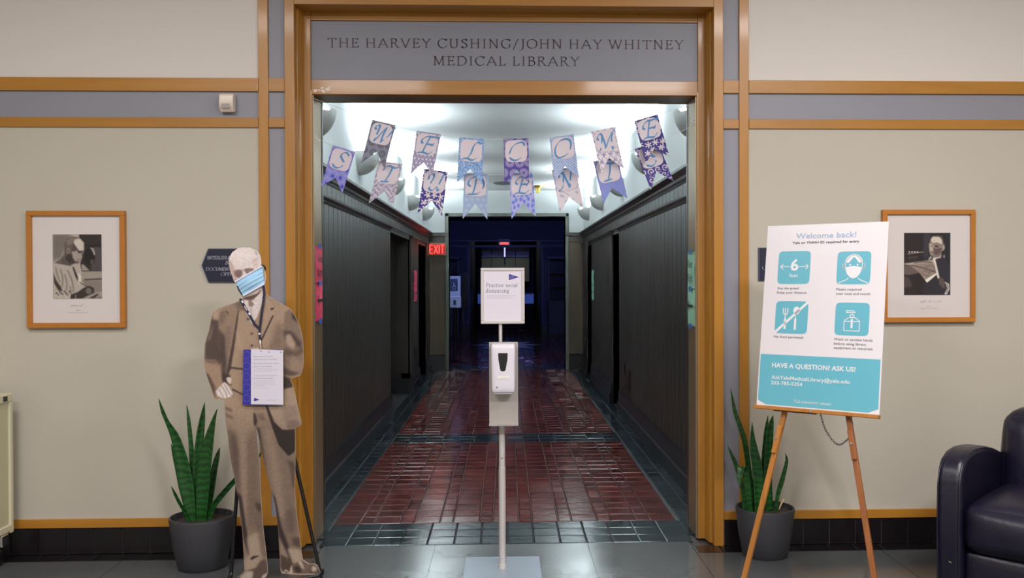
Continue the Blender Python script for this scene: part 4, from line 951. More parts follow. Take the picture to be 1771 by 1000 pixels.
c.poly([(318,170),(328,170),(292,450),(258,660),(240,700),(225,740),(222,690),(268,450)], (60,47,43), .6)
c.poly([(290,120),(352,90),(375,180),(320,175)], (96,78,68), 1)
c.poly([(358,60),(395,95),(470,60),(520,10),(520,110),(475,230),(430,290),(385,200)], (212,198,196), .5)
c.poly([(400,90),(425,85),(450,130),(430,150),(405,140)], (118,98,92), .5); c.poly([(410,150),(432,150),(440,230),(430,275),(415,240)], (180,164,158), .7)
c.poly([(400,85),(430,88),(500,0),(470,-30),(380,20),(360,65)], (84,64,56), .6)
c.poly([(540,45),(620,160),(610,220),(510,420),(495,380),(505,200),(520,120)], (144,122,104), .6)
c.poly([(640,90),(740,160),(700,200),(690,420),(600,480),(520,470),(515,430),(610,225),(620,160)], (138,116,98), 1)
c.poly([(600,215),(611,222),(515,430),(505,418)], (48,37,35), .35)
c.poly([(580,162),(618,150),(608,170),(590,176)], (44,35,33), .3); c.poly([(215,180),(225,178),(242,205),(232,210)], (60,48,44), .4)
c.poly([(630,280),(690,280),(695,500),(560,500),(600,400)], (104,85,73), 2.5)
c.poly([(700,200),(740,160),(810,260),(850,400),(855,600),(830,700),(750,715),(690,700),(690,420)], (106,88,76), .8)
c.poly([(760,180),(800,225),(815,285),(760,240)], (54,43,40), .8)
c.poly([(690,340),(760,350),(840,440),(838,490),(780,450),(700,400)], (60,48,44), 1.2)
c.poly([(710,380),(745,370),(790,450),(770,500),(720,450)], (150,128,110), 1)
c.poly([(700,480),(790,520),(850,470),(855,520),(780,560),(700,540)], (78,64,56), 1.2)
c.poly([(760,540),(850,600),(830,690),(740,660)], (120,100,86), 1.2)
c.poly([(690,640),(760,680),(830,700),(750,718),(690,705)], (70,56,50), 1)
c.poly([(690,712),(745,735),(780,810),(690,830)], (50,40,37), .8)
c.poly([(690,830),(780,806),(810,1000),(560,1000),(600,960)], (138,118,100), .8)
c.poly([(45,590),(130,590),(172,640),(150,820),(130,905),(90,800),(50,690)], (134,110,92), .8)
c.poly([(50,690),(75,700),(130,810),(130,905),(90,800)], (74,59,53), .8); c.poly([(45,580),(130,590),(160,620),(60,610)], (96,78,68), 1)
c.poly([(190,690),(255,710),(240,780),(190,770)], (52,41,38), .7)
c.poly([(250,640),(360,652),(360,668),(250,656)], (58,46,42), .5); c.poly([(270,818),(356,862),(356,876),(268,832)], (56,45,41), .4)
c.poly([(300,330),(340,420),(352,500),(320,480)], (156,134,114), 1.2)
for x_, y_ in ((430,368),(430,465),(400,248),(285,420)): c.ell(x_, y_, 13, 10, (72,57,52), .4)
c.poly([(420,495),(480,482),(500,500),(495,508),(420,508)], (205,190,186), .6)
c.poly([(135,845),(160,810),(205,765),(240,800),(275,860),(260,890),(225,897),(200,905),(150,882)], (218,204,200), .4)
for p in ([(180,800),(215,850),(225,893)], [(205,785),(235,840),(262,880)], [(160,825),(185,870),(200,900)]): c.line(p, 6, (110,90,84), .3)
c.poly([(220,735),(232,727),(256,730),(264,745),(258,785),(228,765)], (204,188,178), .4); c.line([(225,762),(240,785),(262,790)], 7, (60,46,44), .3)
c.tr(370, 690, 6.25)
c.poly([(110,0),(440,20),(450,290),(500,1100),(245,1100),(160,400)], (144,122,103), 1)
c.poly([(120,80),(200,120),(190,140),(120,110)], (84,68,60), 1); c.poly([(125,150),(210,200),(200,225),(130,190)], (100,82,72), 1)
c.poly([(155,300),(240,395),(270,500),(290,600),(300,1150),(270,1150),(190,700)], (92,74,66), 2.4)
c.poly([(340,480),(400,380),(455,300),(490,700),(505,1400),(345,1400)], (118,98,85), 2.6)
c.poly([(270,300),(330,300),(350,800),(350,1400),(310,1400)], (150,128,110), 2)
c.poly([(380,20),(560,30),(600,280),(480,300),(440,180)], (132,111,94), 1.2)
c.poly([(425,150),(450,160),(470,240),(455,295),(432,285)], (48,36,33), .7); c.poly([(470,150),(540,170),(560,240),(480,220)], (104,86,74), 1)
c.poly([(455,300),(500,320),(640,1100),(600,940),(530,650)], (64,50,45), 1)
c.poly([(510,300),(620,280),(700,500),(800,620),(865,560),(880,1600),(650,1600)], (124,104,90), 1.6)
c.poly([(540,320),(620,330),(680,640),(730,900),(770,1300),(700,1300),(600,640)], (148,125,107), 2.4)
c.poly([(555,70),(585,80),(650,250),(740,335),(880,315),(878,560),(850,590),(805,620),(700,500),(620,280)], (44,34,32), .4)
c.poly([(585,75),(890,20),(950,285),(870,325),(790,336),(710,305),(640,200)], (148,127,110), .5)
c.poly([(740,60),(900,60),(930,180),(760,250)], (128,108,94), 2); c.poly([(790,240),(900,220),(945,280),(870,320),(790,330)], (118,98,86), 1)
c.poly([(790,660),(870,690),(875,960),(850,960),(830,760)], (82,65,57), 1.2)
c.tr(390, 840, 6.247)
c.poly([(120,100),(170,160),(250,640),(275,790),(240,790),(200,900),(185,560),(150,260)], (136,114,99), 1.2)
c.poly([(120,60),(175,120),(210,360),(255,660),(272,790),(240,740),(195,580),(165,330)], (54,42,40), .7)
c.poly([(290,120),(375,180),(400,500),(430,760),(380,760),(330,430)], (112,93,82), 1.8)
c.poly([(320,180),(380,200),(395,300),(340,260)], (70,55,50), 1)
c.poly([(230,560),(350,500),(390,780),(330,900),(210,930),(205,800),(250,760)], (170,147,128), 1.5)
c.poly([(262,790),(300,760),(370,758),(280,806)], (54,42,38), .6)
c.poly([(200,930),(330,890),(380,815),(445,800),(455,940),(440,1050),(100,1050),(135,1000)], (92,74,66), .8)
c.poly([(155,990),(225,925),(300,925),(290,1000),(240,1040),(150,1030)], (196,176,158), .8); c.poly([(390,980),(450,940),(452,970),(400,1020)], (190,170,154), .5)
c.poly([(490,60),(540,140),(600,430),(680,650),(735,840),(715,880),(650,740),(580,560),(545,330)], (54,41,42), .8)
c.poly([(590,740),(640,760),(720,850),(700,960),(600,930)], (78,60,52), 1); c.poly([(585,560),(620,640),(690,790),(600,740)], (146,124,108), .9)
c.poly([(640,280),(740,240),(760,480),(680,520)], (104,85,76), 2.2); c.poly([(720,560),(800,560),(810,680),(730,640)], (82,66,58), 1.2)
c.poly([(665,680),(800,690),(840,810),(770,835),(725,840),(700,770)], (176,154,134), 1.2)
c.poly([(720,850),(830,806),(900,850),(960,846),(1022,940),(1000,967),(610,962),(590,930),(690,950)], (116,94,80), .6)
c.poly([(780,820),(820,815),(850,900),(830,900)], (214,194,174), .7); c.ell(960, 905, 55, 50, (88,68,60), 1.2); c.ell(958, 900, 28, 30, (222,204,184), 1)
c.poly([(700,900),(715,860),(725,950),(690,950)], (214,196,178), .6); c.poly([(730,880),(790,860),(830,940),(760,945)], (60,46,42), 1); c.line([(600,955),(800,960),(1005,960)], 14, (206,188,170), .4)
c.line([(600,915),(625,950),(650,915),(690,950)], 14, (200,182,164), .6)
c.bk = 1.1; c.tr(380, 415, 10)
c.poly([(150,120),(720,100),(780,900),(700,860),(640,940),(430,1000),(250,740),(140,420)], (222,208,204), .3)
c.poly([(155,330),(200,380),(260,480),(245,640),(280,740),(210,640),(165,470)], (182,158,148), 1)
c.ell(430, 240, 220, 120, (232,220,216), 3)
c.poly([(250,540),(330,520),(390,530),(398,600),(340,670),(262,640),(245,590)], (100,82,78), .9)
c.poly([(415,520),(470,500),(575,500),(600,550),(530,605),(460,580)], (112,92,88), .8); c.line([(415,515),(500,500),(590,515)], 14, (90,72,68), .5); c.line([(240,540),(320,520),(395,530)], 12, (96,78,72), .5)
c.line([(470,570),(530,600),(580,555)], 12, (66,50,50), .4); c.poly([(505,545),(545,545),(540,565),(510,565)], (170,152,136), .5)
c.poly([(245,650),(310,690),(380,660),(370,690),(290,720),(262,715)], (150,126,116), .7)
c.poly([(595,170),(640,220),(660,270),(640,270),(600,200)], (140,130,126), .7); c.poly([(560,340),(650,300),(660,440),(600,480)], (200,184,176), 1.2)
c.poly([(690,900),(640,930),(430,1000),(380,1040),(640,1040),(700,930)], (84,64,56), .6)
c.poly([(740,860),(760,1040),(580,1040),(690,930)], (216,202,200), .5)
c.grain(.035, 1.2)
stand = thing('portrait_standee', (-1.35, SYY+.02, 0), 'life size sepia cardboard cutout of a man in a three piece suit beside the doorway', 'cardboard cutout')
def printed_cut(outl, Y, canvas, step, parent, name, th):
    # interior grid + outline, triangulated so colours can sit on the vertices
    pts = []
    for (xa, ya), (xb, yb) in zip(outl, outl[1:]+outl[:1]):
        n_ = max(1, int(math.hypot(xb-xa, yb-ya)/2.5))
        pts += [(xa+(xb-xa)*i/n_, ya+(yb-ya)*i/n_) for i in range(n_)]
    no = len(pts); A = np.array(pts); gx, gy = np.meshgrid(np.arange(A[:, 0].min(), A[:, 0].max(), step), np.arange(A[:, 1].min(), A[:, 1].max(), step))
    gx = gx.ravel(); gy = gy.ravel(); ins = np.zeros(len(gx), bool)
    for (xa, ya), (xb, yb) in zip(pts, pts[1:]+pts[:1]):
        if ya == yb: continue
        ins ^= ((gy < ya) != (gy < yb)) & (gx < (xb-xa)*(gy-ya)/(yb-ya)+xa)
    allp = [V(p) for p in pts]+[V((x, y)) for x, y in zip(gx[ins], gy[ins])]
    r_ = delaunay_2d_cdt(allp, [], [list(range(no))[::-1]], 1, 1e-4)
    vo, fo = r_[0], r_[2]
    P3 = [onY(v.x, v.y, Y) for v in vo]; mb = MB(); fs = []
    for f in fo:
        a, b, d = (P3[i] for i in f[:3]); nrm = (b-a).cross(d-a); fs.append(tuple(f) if nrm.y < 0 else tuple(f)[::-1])
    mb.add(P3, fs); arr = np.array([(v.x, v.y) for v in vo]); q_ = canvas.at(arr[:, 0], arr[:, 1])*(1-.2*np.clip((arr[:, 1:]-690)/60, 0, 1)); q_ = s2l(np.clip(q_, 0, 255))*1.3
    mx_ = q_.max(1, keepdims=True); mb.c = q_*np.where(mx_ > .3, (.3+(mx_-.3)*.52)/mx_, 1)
    o = mb.obj(name, 'photo_print', parent)
    bk = MB(); P_ = [onY(x, y, Y) for x, y in outl]
    n_ = len(P_); bk.add([p+V((0, .0006, 0)) for p in P_]+[p+V((0, th, 0)) for p in P_], [(i, n_+i, n_+(i+1) % n_, (i+1) % n_) for i in range(n_)])
    tri = delaunay_2d_cdt([V(p) for p in outl], [], [list(range(n_))[::-1]], 1, 1e-4)
    bk.add([onY(v.x, v.y, Y)+V((0, th, 0)) for v in tri[0]], [tuple(f) for f in tri[2]])
    bk.obj('board', mat('board_edge', rgb(222, 206, 196), .7), parent); return o
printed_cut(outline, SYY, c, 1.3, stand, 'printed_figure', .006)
# black display easel behind it
ez = thing('display_easel', (-1.3, SYY+.06, 0), 'thin black metal easel holding up the cardboard cutout', 'easel')
apex = onY(437, 470, SYY+.07)
Lf = onZ(398.5, 1004, 0); Lf = V((onY(398.6, 1003, SYY+.02).x, SYY+.02, 0)); Rf = V((onY(556.5, 1003, SYY+.02).x, SYY+.02, 0))
for nm, ft in (('leg', Lf), ('leg', Rf), ('leg', V((onY(437, 950, 5.17).x, 5.17, 0)))):
    MB().tube([ft+V((0, 0, .02)), apex], .0095, 8).obj(nm, 'black_metal', ez, smooth=50)
    MB().lathe([(0, .03), (.012, .028), (.014, 0), (0, 0)], tuple(ft), 10).obj('rubber_foot', 'black_metal', ez, smooth=40)
MB().tube([apex+V((-.03, 0, 0)), apex+V((.03, 0, 0))], .014, 8).obj('hinge', 'black_metal', ez, smooth=50)
r_a = onY(553.5, 991, SYY+.014); r_b = onY(531, 996.5, SYY-.02)
MB().tube([r_a+V((.005, .01, 0)), r_a+V((0, -.045, 0)), r_b+V((0, -.03, 0))], .009, 8).obj('ledge_arm', 'black_metal', ez, smooth=50)
MB().tube([r_a+V((.002, .015, -.012)), r_a+V((.002, .015, .012))], .016, 10).obj('clamp', 'black_metal', ez, smooth=50)
l_a = onY(399, 991, SYY+.014); MB().tube([l_a+V((0, .01, 0)), l_a+V((0, -.04, -.02)), l_a+V((.06, -.04, -.02))], .009, 8).obj('ledge_arm', 'black_metal', ez, smooth=50)
# face mask
mat('mask_blue', rgb(156, 198, 228), .8); mat('mask_white', rgb(222, 218, 228), .8)
mk = thing('face_mask', tuple(onY(430, 490, SYY-.02)), 'light blue pleated surgical mask hung askew over the cutout face', 'face mask')
q = [(407.5, 487.5), (454.5, 460.5), (457.5, 491.5), (421.5, 512)]
Q = [onY(x, y, SYY-.004) for x, y in q]
nu, nv = 14, 30; mb = MB()
for j in range(nv+1):
    v = j/nv
    for i in range(nu+1):
        u = i/nu; p = (Q[0]*(1-u)+Q[1]*u)*(1-v)+(Q[3]*(1-u)+Q[2]*u)*v
        pl = .0016*math.sin(v*28)
        p = p.copy(); p.y -= .004+.022*math.sin(u*math.pi)*math.sin(v*math.pi)+pl; mb.v.append(tuple(p))
mb.f = [(j*(nu+1)+i, (j+1)*(nu+1)+i, (j+1)*(nu+1)+i+1, j*(nu+1)+i+1) for j in range(nv) for i in range(nu)]
mo = mb.obj('pleated_sheet', 'mask_blue', mk); so = mo.modifiers.new('s', 'SOLIDIFY'); so.thickness = .001; so.offset = 1
for a, b in ((Q[0], Q[1]), (Q[3], Q[2])):
    pts = [(a*(1-t_)+b*t_)+V((0, -.009-.004*math.sin(t_*math.pi), 0)) for t_ in np.linspace(0, 1, 9)]; MB().tube(pts, .0042, 6).obj('white_edge', 'mask_white', mk, smooth=60)
for a, b, cc in ((Q[1], Q[2], V((.004, .01, .0))), (Q[0], Q[3], V((-.001, .008, 0)))):
    pts = spline([a+V((0, -.008, 0)), (a*.7+b*.3)+cc, (a*.3+b*.7)+cc, b+V((0, -.008, 0))], 6); MB().tube(pts, .0018, 5).obj('ear_loop', 'mask_white', mk)
MB().tube([Q[1]+V((-.005, -.006, .004)), Q[1]+V((.008, .004, 0)), Q[1]+V((.012, .006, -.02))], .005, 6).obj('strap_end', 'black_metal', mk)
# lanyard and card
mat('lanyard_navy', rgb(26, 22, 52), .6); mat('card_white', rgb(204, 199, 210), .55); mat('card_blue', rgb(46, 40, 140), .5); mat('card_blue_light', rgb(84, 84, 178), .5); mat('card_text', rgb(150, 138, 165), .6); mat('card_text_pale', rgb(196, 182, 200), .6); mat('pennant_navy', rgb(52, 42, 140), .5)
ly = thing('lanyard', tuple(onY(449, 600, SYY-.02)), 'navy lanyard with white marks hanging round the cutout neck', 'lanyard')
def strap(pts, w_, Y, m_, nm, par, dz=.002):
    mb = MB(); P_ = [onY(x, y, Y) for x, y in pts]
    for i, p in enumerate(P_):
        d = (P_[min(i+1, len(P_)-1)]-P_[max(i-1, 0)]).normalized(); nn = V((-d.z, 0, d.x))*w_/2
        mb.v += [tuple(p-nn), tuple(p+nn), tuple(p+nn+V((0, dz, 0))), tuple(p-nn+V((0, dz, 0)))]
    for i in range(len(P_)-1):
        for k in range(4): mb.f.append((i*4+k, i*4+(k+1) % 4, i*4+4+(k+1) % 4, i*4+4+k))
    mb.f += [(0, 1, 2, 3), tuple(range(len(P_)*4-4, len(P_)*4))[::-1]]
    return mb.obj(nm, m_, par)
strap([(415, 517), (418, 522), (430, 543), (441, 562), (449, 569)], .012, SYY-.006, 'lanyard_navy', 'strap', ly)
strap([(455.5, 494), (457, 508), (455, 525), (452, 545), (449, 569), (449, 580), (449.5, 588)], .011, SYY-.009, 'lanyard_navy', 'strap', ly)
strap([(410, 495), (413, 502), (419, 511)], .006, SYY-.006, 'lanyard_navy', 'strap', ly)
strap([(418, 520), (420, 524)], .007, SYY-.0075, 'mask_white', 'white_mark', ly); strap([(422.5, 529.5), (427, 537)], .0035, SYY-.0075, 'mask_white', 'white_mark', ly); strap([(430, 541), (432.5, 545)], .007, SYY-.0075, 'mask_white', 'white_mark', ly); strap([(448.6, 576), (449, 579)], .009, SYY-.0105, 'mask_white', 'white_mark', ly)
MB().tube([onY(449.5, 588, SYY-.012), onY(449.8, 593, SYY-.016), onY(451.5, 604, SYY-.018)], [.003, .005, .0035], 8).obj('clip', 'chrome', ly, smooth=60)
MB().tube([onY(449.5, 587, SYY-.012), onY(447.8, 591, SYY-.014), onY(450, 595, SYY-.014), onY(451.3, 591, SYY-.014), onY(449.5, 587, SYY-.012)], .0014, 6).obj('ring', 'chrome', ly)
cd_ = thing('hanging_notice', tuple(onY(455, 650, SYY-.02)), 'white printed notice with blue patterned edge hanging on the cutout lanyard', 'notice')
Yc = SYY-.022
pp = lambda L, Y: [onY(x, y, Y) for x, y in L]
MB().prism(pp([(421, 605), (488, 604.5), (489, 701), (419.5, 700.5)], Yc+.003), (0, .0015, 0)).obj('blue_sheet', 'card_blue', cd_)
MB().prism(pp([(434, 604), (489.7, 606), (490, 700.3), (434, 699.5)], Yc), (0, .0012, 0)).obj('white_sheet', 'card_white', cd_)
mb = MB(); 
for k_ in range(5):
    cc = onY(426.8-.15*k_, 614.3+18.7*k_, Yc+.0024); R_ = .0185; N_ = 20
    o1 = [(cc+V((R_*math.cos(a), 0, R_*math.sin(a)))) for a in np.linspace(0, 2*math.pi, N_+1)]; o2 = [(cc+V(((R_-.0022)*math.cos(a), 0, (R_-.0022)*math.sin(a)))) for a in np.linspace(0, 2*math.pi, N_+1)]
    for i in range(N_): mb.quad(o1[i], o1[i+1], o2[i+1], o2[i])
    if k_ < 4:
        for dx in (-.006, .006): mb.quad(*(cc+V((dx+a_, -.0001, -.0185-b_)) for a_, b_ in ((-.0007, 0), (.0007, 0), (.0007, .018), (-.0007, .018))))
mb.obj('ring_pattern', 'card_blue_light', cd_)
tx = MB()
YT = Yc-.0004
def ptxt(mb, s_, xa, xb, yb, cap, Y=YT, f_='s', weight=.12):
    a = onY(xa, yb, Y); b = onY(xb, yb, Y)
    q_ = place(sans(s_), a, (1, 0, 0), (0, 0, 1), b.x-a.x, cap, SANSCAP) if f_ == 's' else place(penline(s_, weight=weight, n=3, track=.05), a, (1, 0, 0), (0, 0, 1), b.x-a.x, cap)
    mb.add(q_.v, q_.f)
for s_, xa, xb, yb in (('Please stay Yale Strong', 438.5, 472, 617.8), ('sometimes here of looking', 438.5, 478, 622.6), ('Stay at least 6 feet from others', 438, 482, 630), ('(about a cows length)', 438, 470, 635), ('A mask or face covering must', 438.5, 480, 651), ('be worn in this building', 438.5, 472, 655.5)):
    ptxt(tx, s_.replace('Yale Strong', '6 ft away'), xa, xb, yb, .0065)
tx.obj('heading_text', 'card_text', cd_)
tx = MB()
for y_, xb in ((637.5, 481), (640, 481), (642, 469), (658.5, 476), (661, 474), (663, 476), (665.5, 478), (668, 459), (671.5, 471)):
    for x_ in np.arange(438.5, xb, 4.2): a = onY(x_, y_, YT); b = onY(min(x_+3.5, xb), y_+.8, YT); tx.quad(a, (b.x, a.y, a.z), (b.x, a.y, b.z), (a.x, a.y, b.z))
tx.obj('small_text', 'card_text_pale', cd_)
MB().prism(pp([(439.2, 688.2), (448.8, 691.5), (439.4, 694.5)], YT), (0, .0003, 0)).obj('pennant_emblem', 'pennant_navy', cd_)
tx = MB(); ptxt(tx, 'Yale University Library', 460.5, 479, 692.8, .004, f_='p'); tx.obj('footer_text', mat('footer_red', rgb(200, 150, 175), .6), cd_)
tx = MB()
for x_, y_ in ((451.4, 607.6), (465.5, 609), (485.5, 609.4)): g_ = onY(x_, y_, YT); tx.add([(g_.x+.0026*math.cos(a), g_.y, g_.z+.0026*math.sin(a)) for a in np.linspace(0, 6.28, 9)[:-1]], [tuple(range(8))])
tx.obj('punched_hole', 'marker', cd_)

# ------------------------------------------------------------------ potted plants
mat('pot_grey', rgb(54, 54, 59), .5, noise=.06, nscale=(30, 30, 30)); mat('soil', rgb(52, 42, 38), .95, bump=.8, bscale=50); 
def leafmat():
    m = bpy.data.materials.new('leaf_green'); m.use_nodes = True; nt = m.node_tree; N = nt.nodes; L = nt.links; b = N['Principled BSDF']
    tc = N.new('ShaderNodeTexCoord'); wv = N.new('ShaderNodeTexWave'); wv.bands_direction = 'Z'; wv.inputs['Scale'].default_value = 9; wv.inputs['Distortion'].default_value = 9; wv.inputs['Detail'].default_value = 3
    cr = N.new('ShaderNodeValToRGB'); cr.color_ramp.elements[0].color = rgb(16, 58, 20); cr.color_ramp.elements[1].color = rgb(30, 88, 32)
    L.new(tc.outputs['Object'], wv.inputs[0]); L.new(wv.outputs[0], cr.inputs[0]); L.new(cr.outputs[0], b.inputs['Base Color']); b.inputs['Roughness'].default_value = .38
    MATS['leaf_green'] = m
leafmat()
def plant(label, cx_px, fy_px, ctrY, rt_, rb, h, leaves, tf):
    c0 = onY(cx_px, fy_px, ctrY); base = V((c0.x, ctrY, 0)); t = thing('potted_plant', tuple(base), label, 'potted plant')
    MB().lathe([(0, .0), (rb-.012, 0), (rb, .012), (rb+(rt_-rb)*.5, h*.42), (rt_, h-.012), (rt_-.003, h), (rt_-.012, h), (rt_-.014, h-.03), (rt_-.02, h-.045), (0, h-.045)], tuple(base), 48).obj('pot', 'pot_grey', t, smooth=40)
    so_ = MB(); rr = rt_-.019
    vs = [(base.x, base.y, h-.022)]
    for k_ in range(1, 7):
        for j in range(28): a = 2*math.pi*j/28; vs.append((base.x+rr*k_/6*math.cos(a), base.y+rr*k_/6*math.sin(a), h-.028+random.uniform(-.007, .007)))
    so_.add(vs, [(0, 1+j, 1+(j+1) % 28) for j in range(28)]+[(1+k_*28+j, 1+(k_+1)*28+j, 1+(k_+1)*28+(j+1) % 28, 1+k_*28+(j+1) % 28) for k_ in range(5) for j in range(28)])
    so_.obj('soil', 'soil', t, smooth=80)
    for pts, dy in leaves:
        ctl = [V((p[0], p[1], p[2] if len(p) > 2 else 1)) for p in pts]; sp = spline(ctl, 7); mb = MB(); n_ = len(sp)
        tot = n_-1; P3 = []
        for i, p in enumerate(sp):
            x, y = tf(p.x, p.y); v = i/tot; q_ = onY(x, y, ctrY+dy*(1-v)*.9+dy*.3); wd_ = max(.0008, p.z/tf.s*ctrY/F*.5)
            if q_.z < h-.03: q_.z = h-.035
            P3.append((q_, wd_))
        for i, (q_, wd_) in enumerate(P3):
            d = (P3[min(i+1, tot)][0]-P3[max(i-1, 0)][0]).normalized(); tw = .5*math.sin(i/tot*2.2+dy*40); side = V((math.cos(tw), math.sin(tw), 0)); side = (side-d*side.dot(d)).normalized(); nn = d.cross(side).normalized()
            if nn.y > 0: nn = -nn
            wd_ = wd_/max(.6, abs(math.cos(tw)))
            for u in (-1, -.55, 0, .55, 1): mb.v.append(tuple(q_+side*wd_*u-nn*wd_*.35*(1-u*u)+nn*.0))
        k5 = 5; mb.f = [(i*k5+j, i*k5+j+1, (i+1)*k5+j+1, (i+1)*k5+j) for i in range(n_-1) for j in range(4)]
        o = mb.obj('leaf', 'leaf_green', t, smooth=80); sm = o.modifiers.new('s', 'SOLIDIFY'); sm.thickness = .003
    return t, base
class TF:
    def __init__(s, ox, oy, sc): s.ox, s.oy, s.s = ox, oy, sc
    def __call__(s, x, y): return s.ox+x/s.s, s.oy+y/s.s
plant('snake plant in a dark grey pot on the floor left of the cardboard cutout', 349.5, 900, 5.06, .170, .128, .278, [
 ([(140,30,2),(160,95,22),(185,155,26),(228,240,50),(262,360,66),(288,490,72),(305,600,58),(322,700,44)], -.03),
 ([(290,64,2),(300,140,18),(312,260,26),(322,400,34),(332,560,38),(338,700,40)], .06),
 ([(387,50,2),(376,130,24),(362,240,38),(350,380,46),(347,540,50),(352,700,46)], .03),
 ([(456,84,2),(436,150,26),(412,250,58),(390,370,78),(378,500,76),(372,620,62),(370,700,50)], -.05),
 ([(469,294,2),(455,345,24),(438,420,34),(420,520,44),(405,620,44),(395,700,40)], .05),
 ([(697,316,2),(672,352,16),(600,420,24),(545,478,28),(490,540,30),(440,605,28),(408,690,24)], .0),
 ([(207,503,2),(228,545,20),(250,590,24),(280,640,28),(305,700,26)], -.06),
 ([(205,274,2),(222,330,18),(242,410,26),(268,520,36),(298,640,34),(312,700,30)], .04),
], TF(230, 680, 3.124))
plR, bR = plant('snake plant in a dark grey pot on the floor behind the wooden easel leg', 1323, 880, 5.13, .163, .126, .272, [
 ([(128,34,2),(138,90,14),(152,160,24),(180,240,28),(200,310,32),(214,400,30),(228,520,34),(245,670,34)], .02),
 ([(238,208,2),(240,280,20),(248,350,38),(262,430,52),(272,540,56),(274,690,46)], -.04),
 ([(344,172,2),(336,210,26),(326,290,42),(318,390,46),(318,520,50),(328,690,40)], .0),
 ([(318,172,2),(312,230,22),(306,310,30),(303,400,36),(303,520,36),(305,690,32)], .05),
 ([(407,366,2),(414,400,14),(404,450,20),(388,510,26),(370,570,24),(360,630,18),(355,690,14)], -.03),
 ([(113,325,2),(130,365,16),(152,415,22),(172,480,24),(192,560,26),(208,690,26)], .04),
 ([(176,532,4),(172,490,22),(182,440,34),(200,450,32),(212,520,30),(222,600,28),(230,690,26)], -.05),
], TF(1220, 660, 2.942))
mat('dry_leaf', rgb(190, 165, 120), .7)
q1 = [onY(*TF(1220, 660, 2.942)(x, y), 5.05) for x, y in ((375,650),(385,625),(398,600),(412,612))]; MB().tube(q1, [.003, .005, .006, .001], 5).obj('dry_stalk', 'dry_leaf', plR)

# ------------------------------------------------------------------ hand sanitizer stand
hs = thing('sanitizer_stand', (-.024, 4.94, 0), 'silver pole hand sanitizer stand with framed Practice social distancing sign', 'sanitizer stand')
sx, sy = -.027, 4.94
mat('plate_steel', rgb(150, 160, 172), .32, metal=.35); mat('disp_white', rgb(214, 209, 218), .35); mat('disp_grey', rgb(168, 166, 172), .4); mat('disp_window', rgb(28, 30, 32), .15); mat('tray_steel', rgb(172, 166, 162), .42, metal=.35)
B(sx-.205, sx+.205, sy-.2, sy+.2, 0, .008).obj('base_plate', 'plate_steel', hs, bevel=.002)
MB().lathe([(.0185, .008), (.0185, .55), (.0165, .552), (.0165, .9)], (sx, sy, 0), 20).obj('pole', 'alu', hs, smooth=40)
MB().lathe([(0.0, .035), (.021, .03), (.023, .008)], (sx, sy, 0), 20).obj('pole_socket', 'alu', hs, smooth=40)
for zz in (.06, .60): MB().lathe([(0, .003), (.004, .002), (.005, 0)], (0, 0, 0), 10).xf(Matrix.Translation((sx, sy-.0185, zz)) @ Matrix.Rotation(math.pi/2, 4, 'X')).obj('screw', 'chrome', hs)
MB().tube([(sx-.006, sy+.01, .75), (sx-.006, sy+.01, 1.33)], .0095, 12).obj('upper_pole', 'alu', hs, smooth=50)
zt = lambda py, Y=sy-.03: onY(870, py, Y).z
xt = lambda px, Y=sy-.03: onY(px, 650, Y).x
B(xt(846), xt(896), sy-.024, sy-.02, zt(733), zt(592)).obj('back_plate', 'tray_steel', hs, bevel=.001)
mb = B(xt(846), xt(896), sy-.105, sy-.02, zt(733), zt(733)+.003); mb.box(xt(846), xt(896), sy-.108, sy-.105, zt(733), zt(733)+.012)
mb.obj('drip_tray', 'tray_steel', hs, bevel=.001)
x0, x1, z0, z1 = xt(849.5, sy-.1), xt(891, sy-.1), zt(680, sy-.1), zt(595, sy-.1)
mb = puff(((x1-x0)/2, .045, (z1-z0)/2), .016, (0, .004, 0), 10); mb.v = [((v[0]*(1+.03*v[2]/.13)) + (x0+x1)/2, v[1]+sy-.07, v[2]+(z0+z1)/2) for v in mb.v]
dsp = mb.obj('dispenser_body', 'disp_white', hs, smooth=50)
Yd = sy-.1195
rr_ = lambda px, py, Y=Yd: onY(px, py, Y)
win = [(861.5, 611), (878, 611), (877.6, 622), (874.5, 640), (872.5, 642.5), (867, 642.5), (865, 640), (862, 622)]
MB().prism([rr_(x, y) for x, y in win], (0, .004, 0)).obj('level_window', 'disp_window', dsp, bevel=.001)
MB().prism([rr_(x, y) for x, y in ((861, 651), (880, 651), (881, 653), (880, 656.5), (861, 656.5), (860, 653))], (0, .003, 0)).obj('badge', mat('badge_grey', rgb(222, 220, 215), .4), dsp)
tx = MB(); ptxt(tx, 'AUTOMATIC', 864, 877, 655.2, .004, Y=Yd-.0006); tx.obj('badge_text', mat('gold_text', rgb(190, 185, 130), .5), dsp)
MB().lathe([(0, .002), (.003, .0015), (.0035, 0)], (0, 0, 0), 10).xf(Matrix.Translation(rr_(859.5, 670)) @ Matrix.Rotation(math.pi/2, 4, 'X')).obj('lock_hole', 'disp_window', dsp)
B((x0+x1)/2-.05, (x0+x1)/2+.05, sy-.105, sy-.03, z0-.007, z0+.006).obj('dispenser_underside', 'disp_grey', hs, bevel=.004)
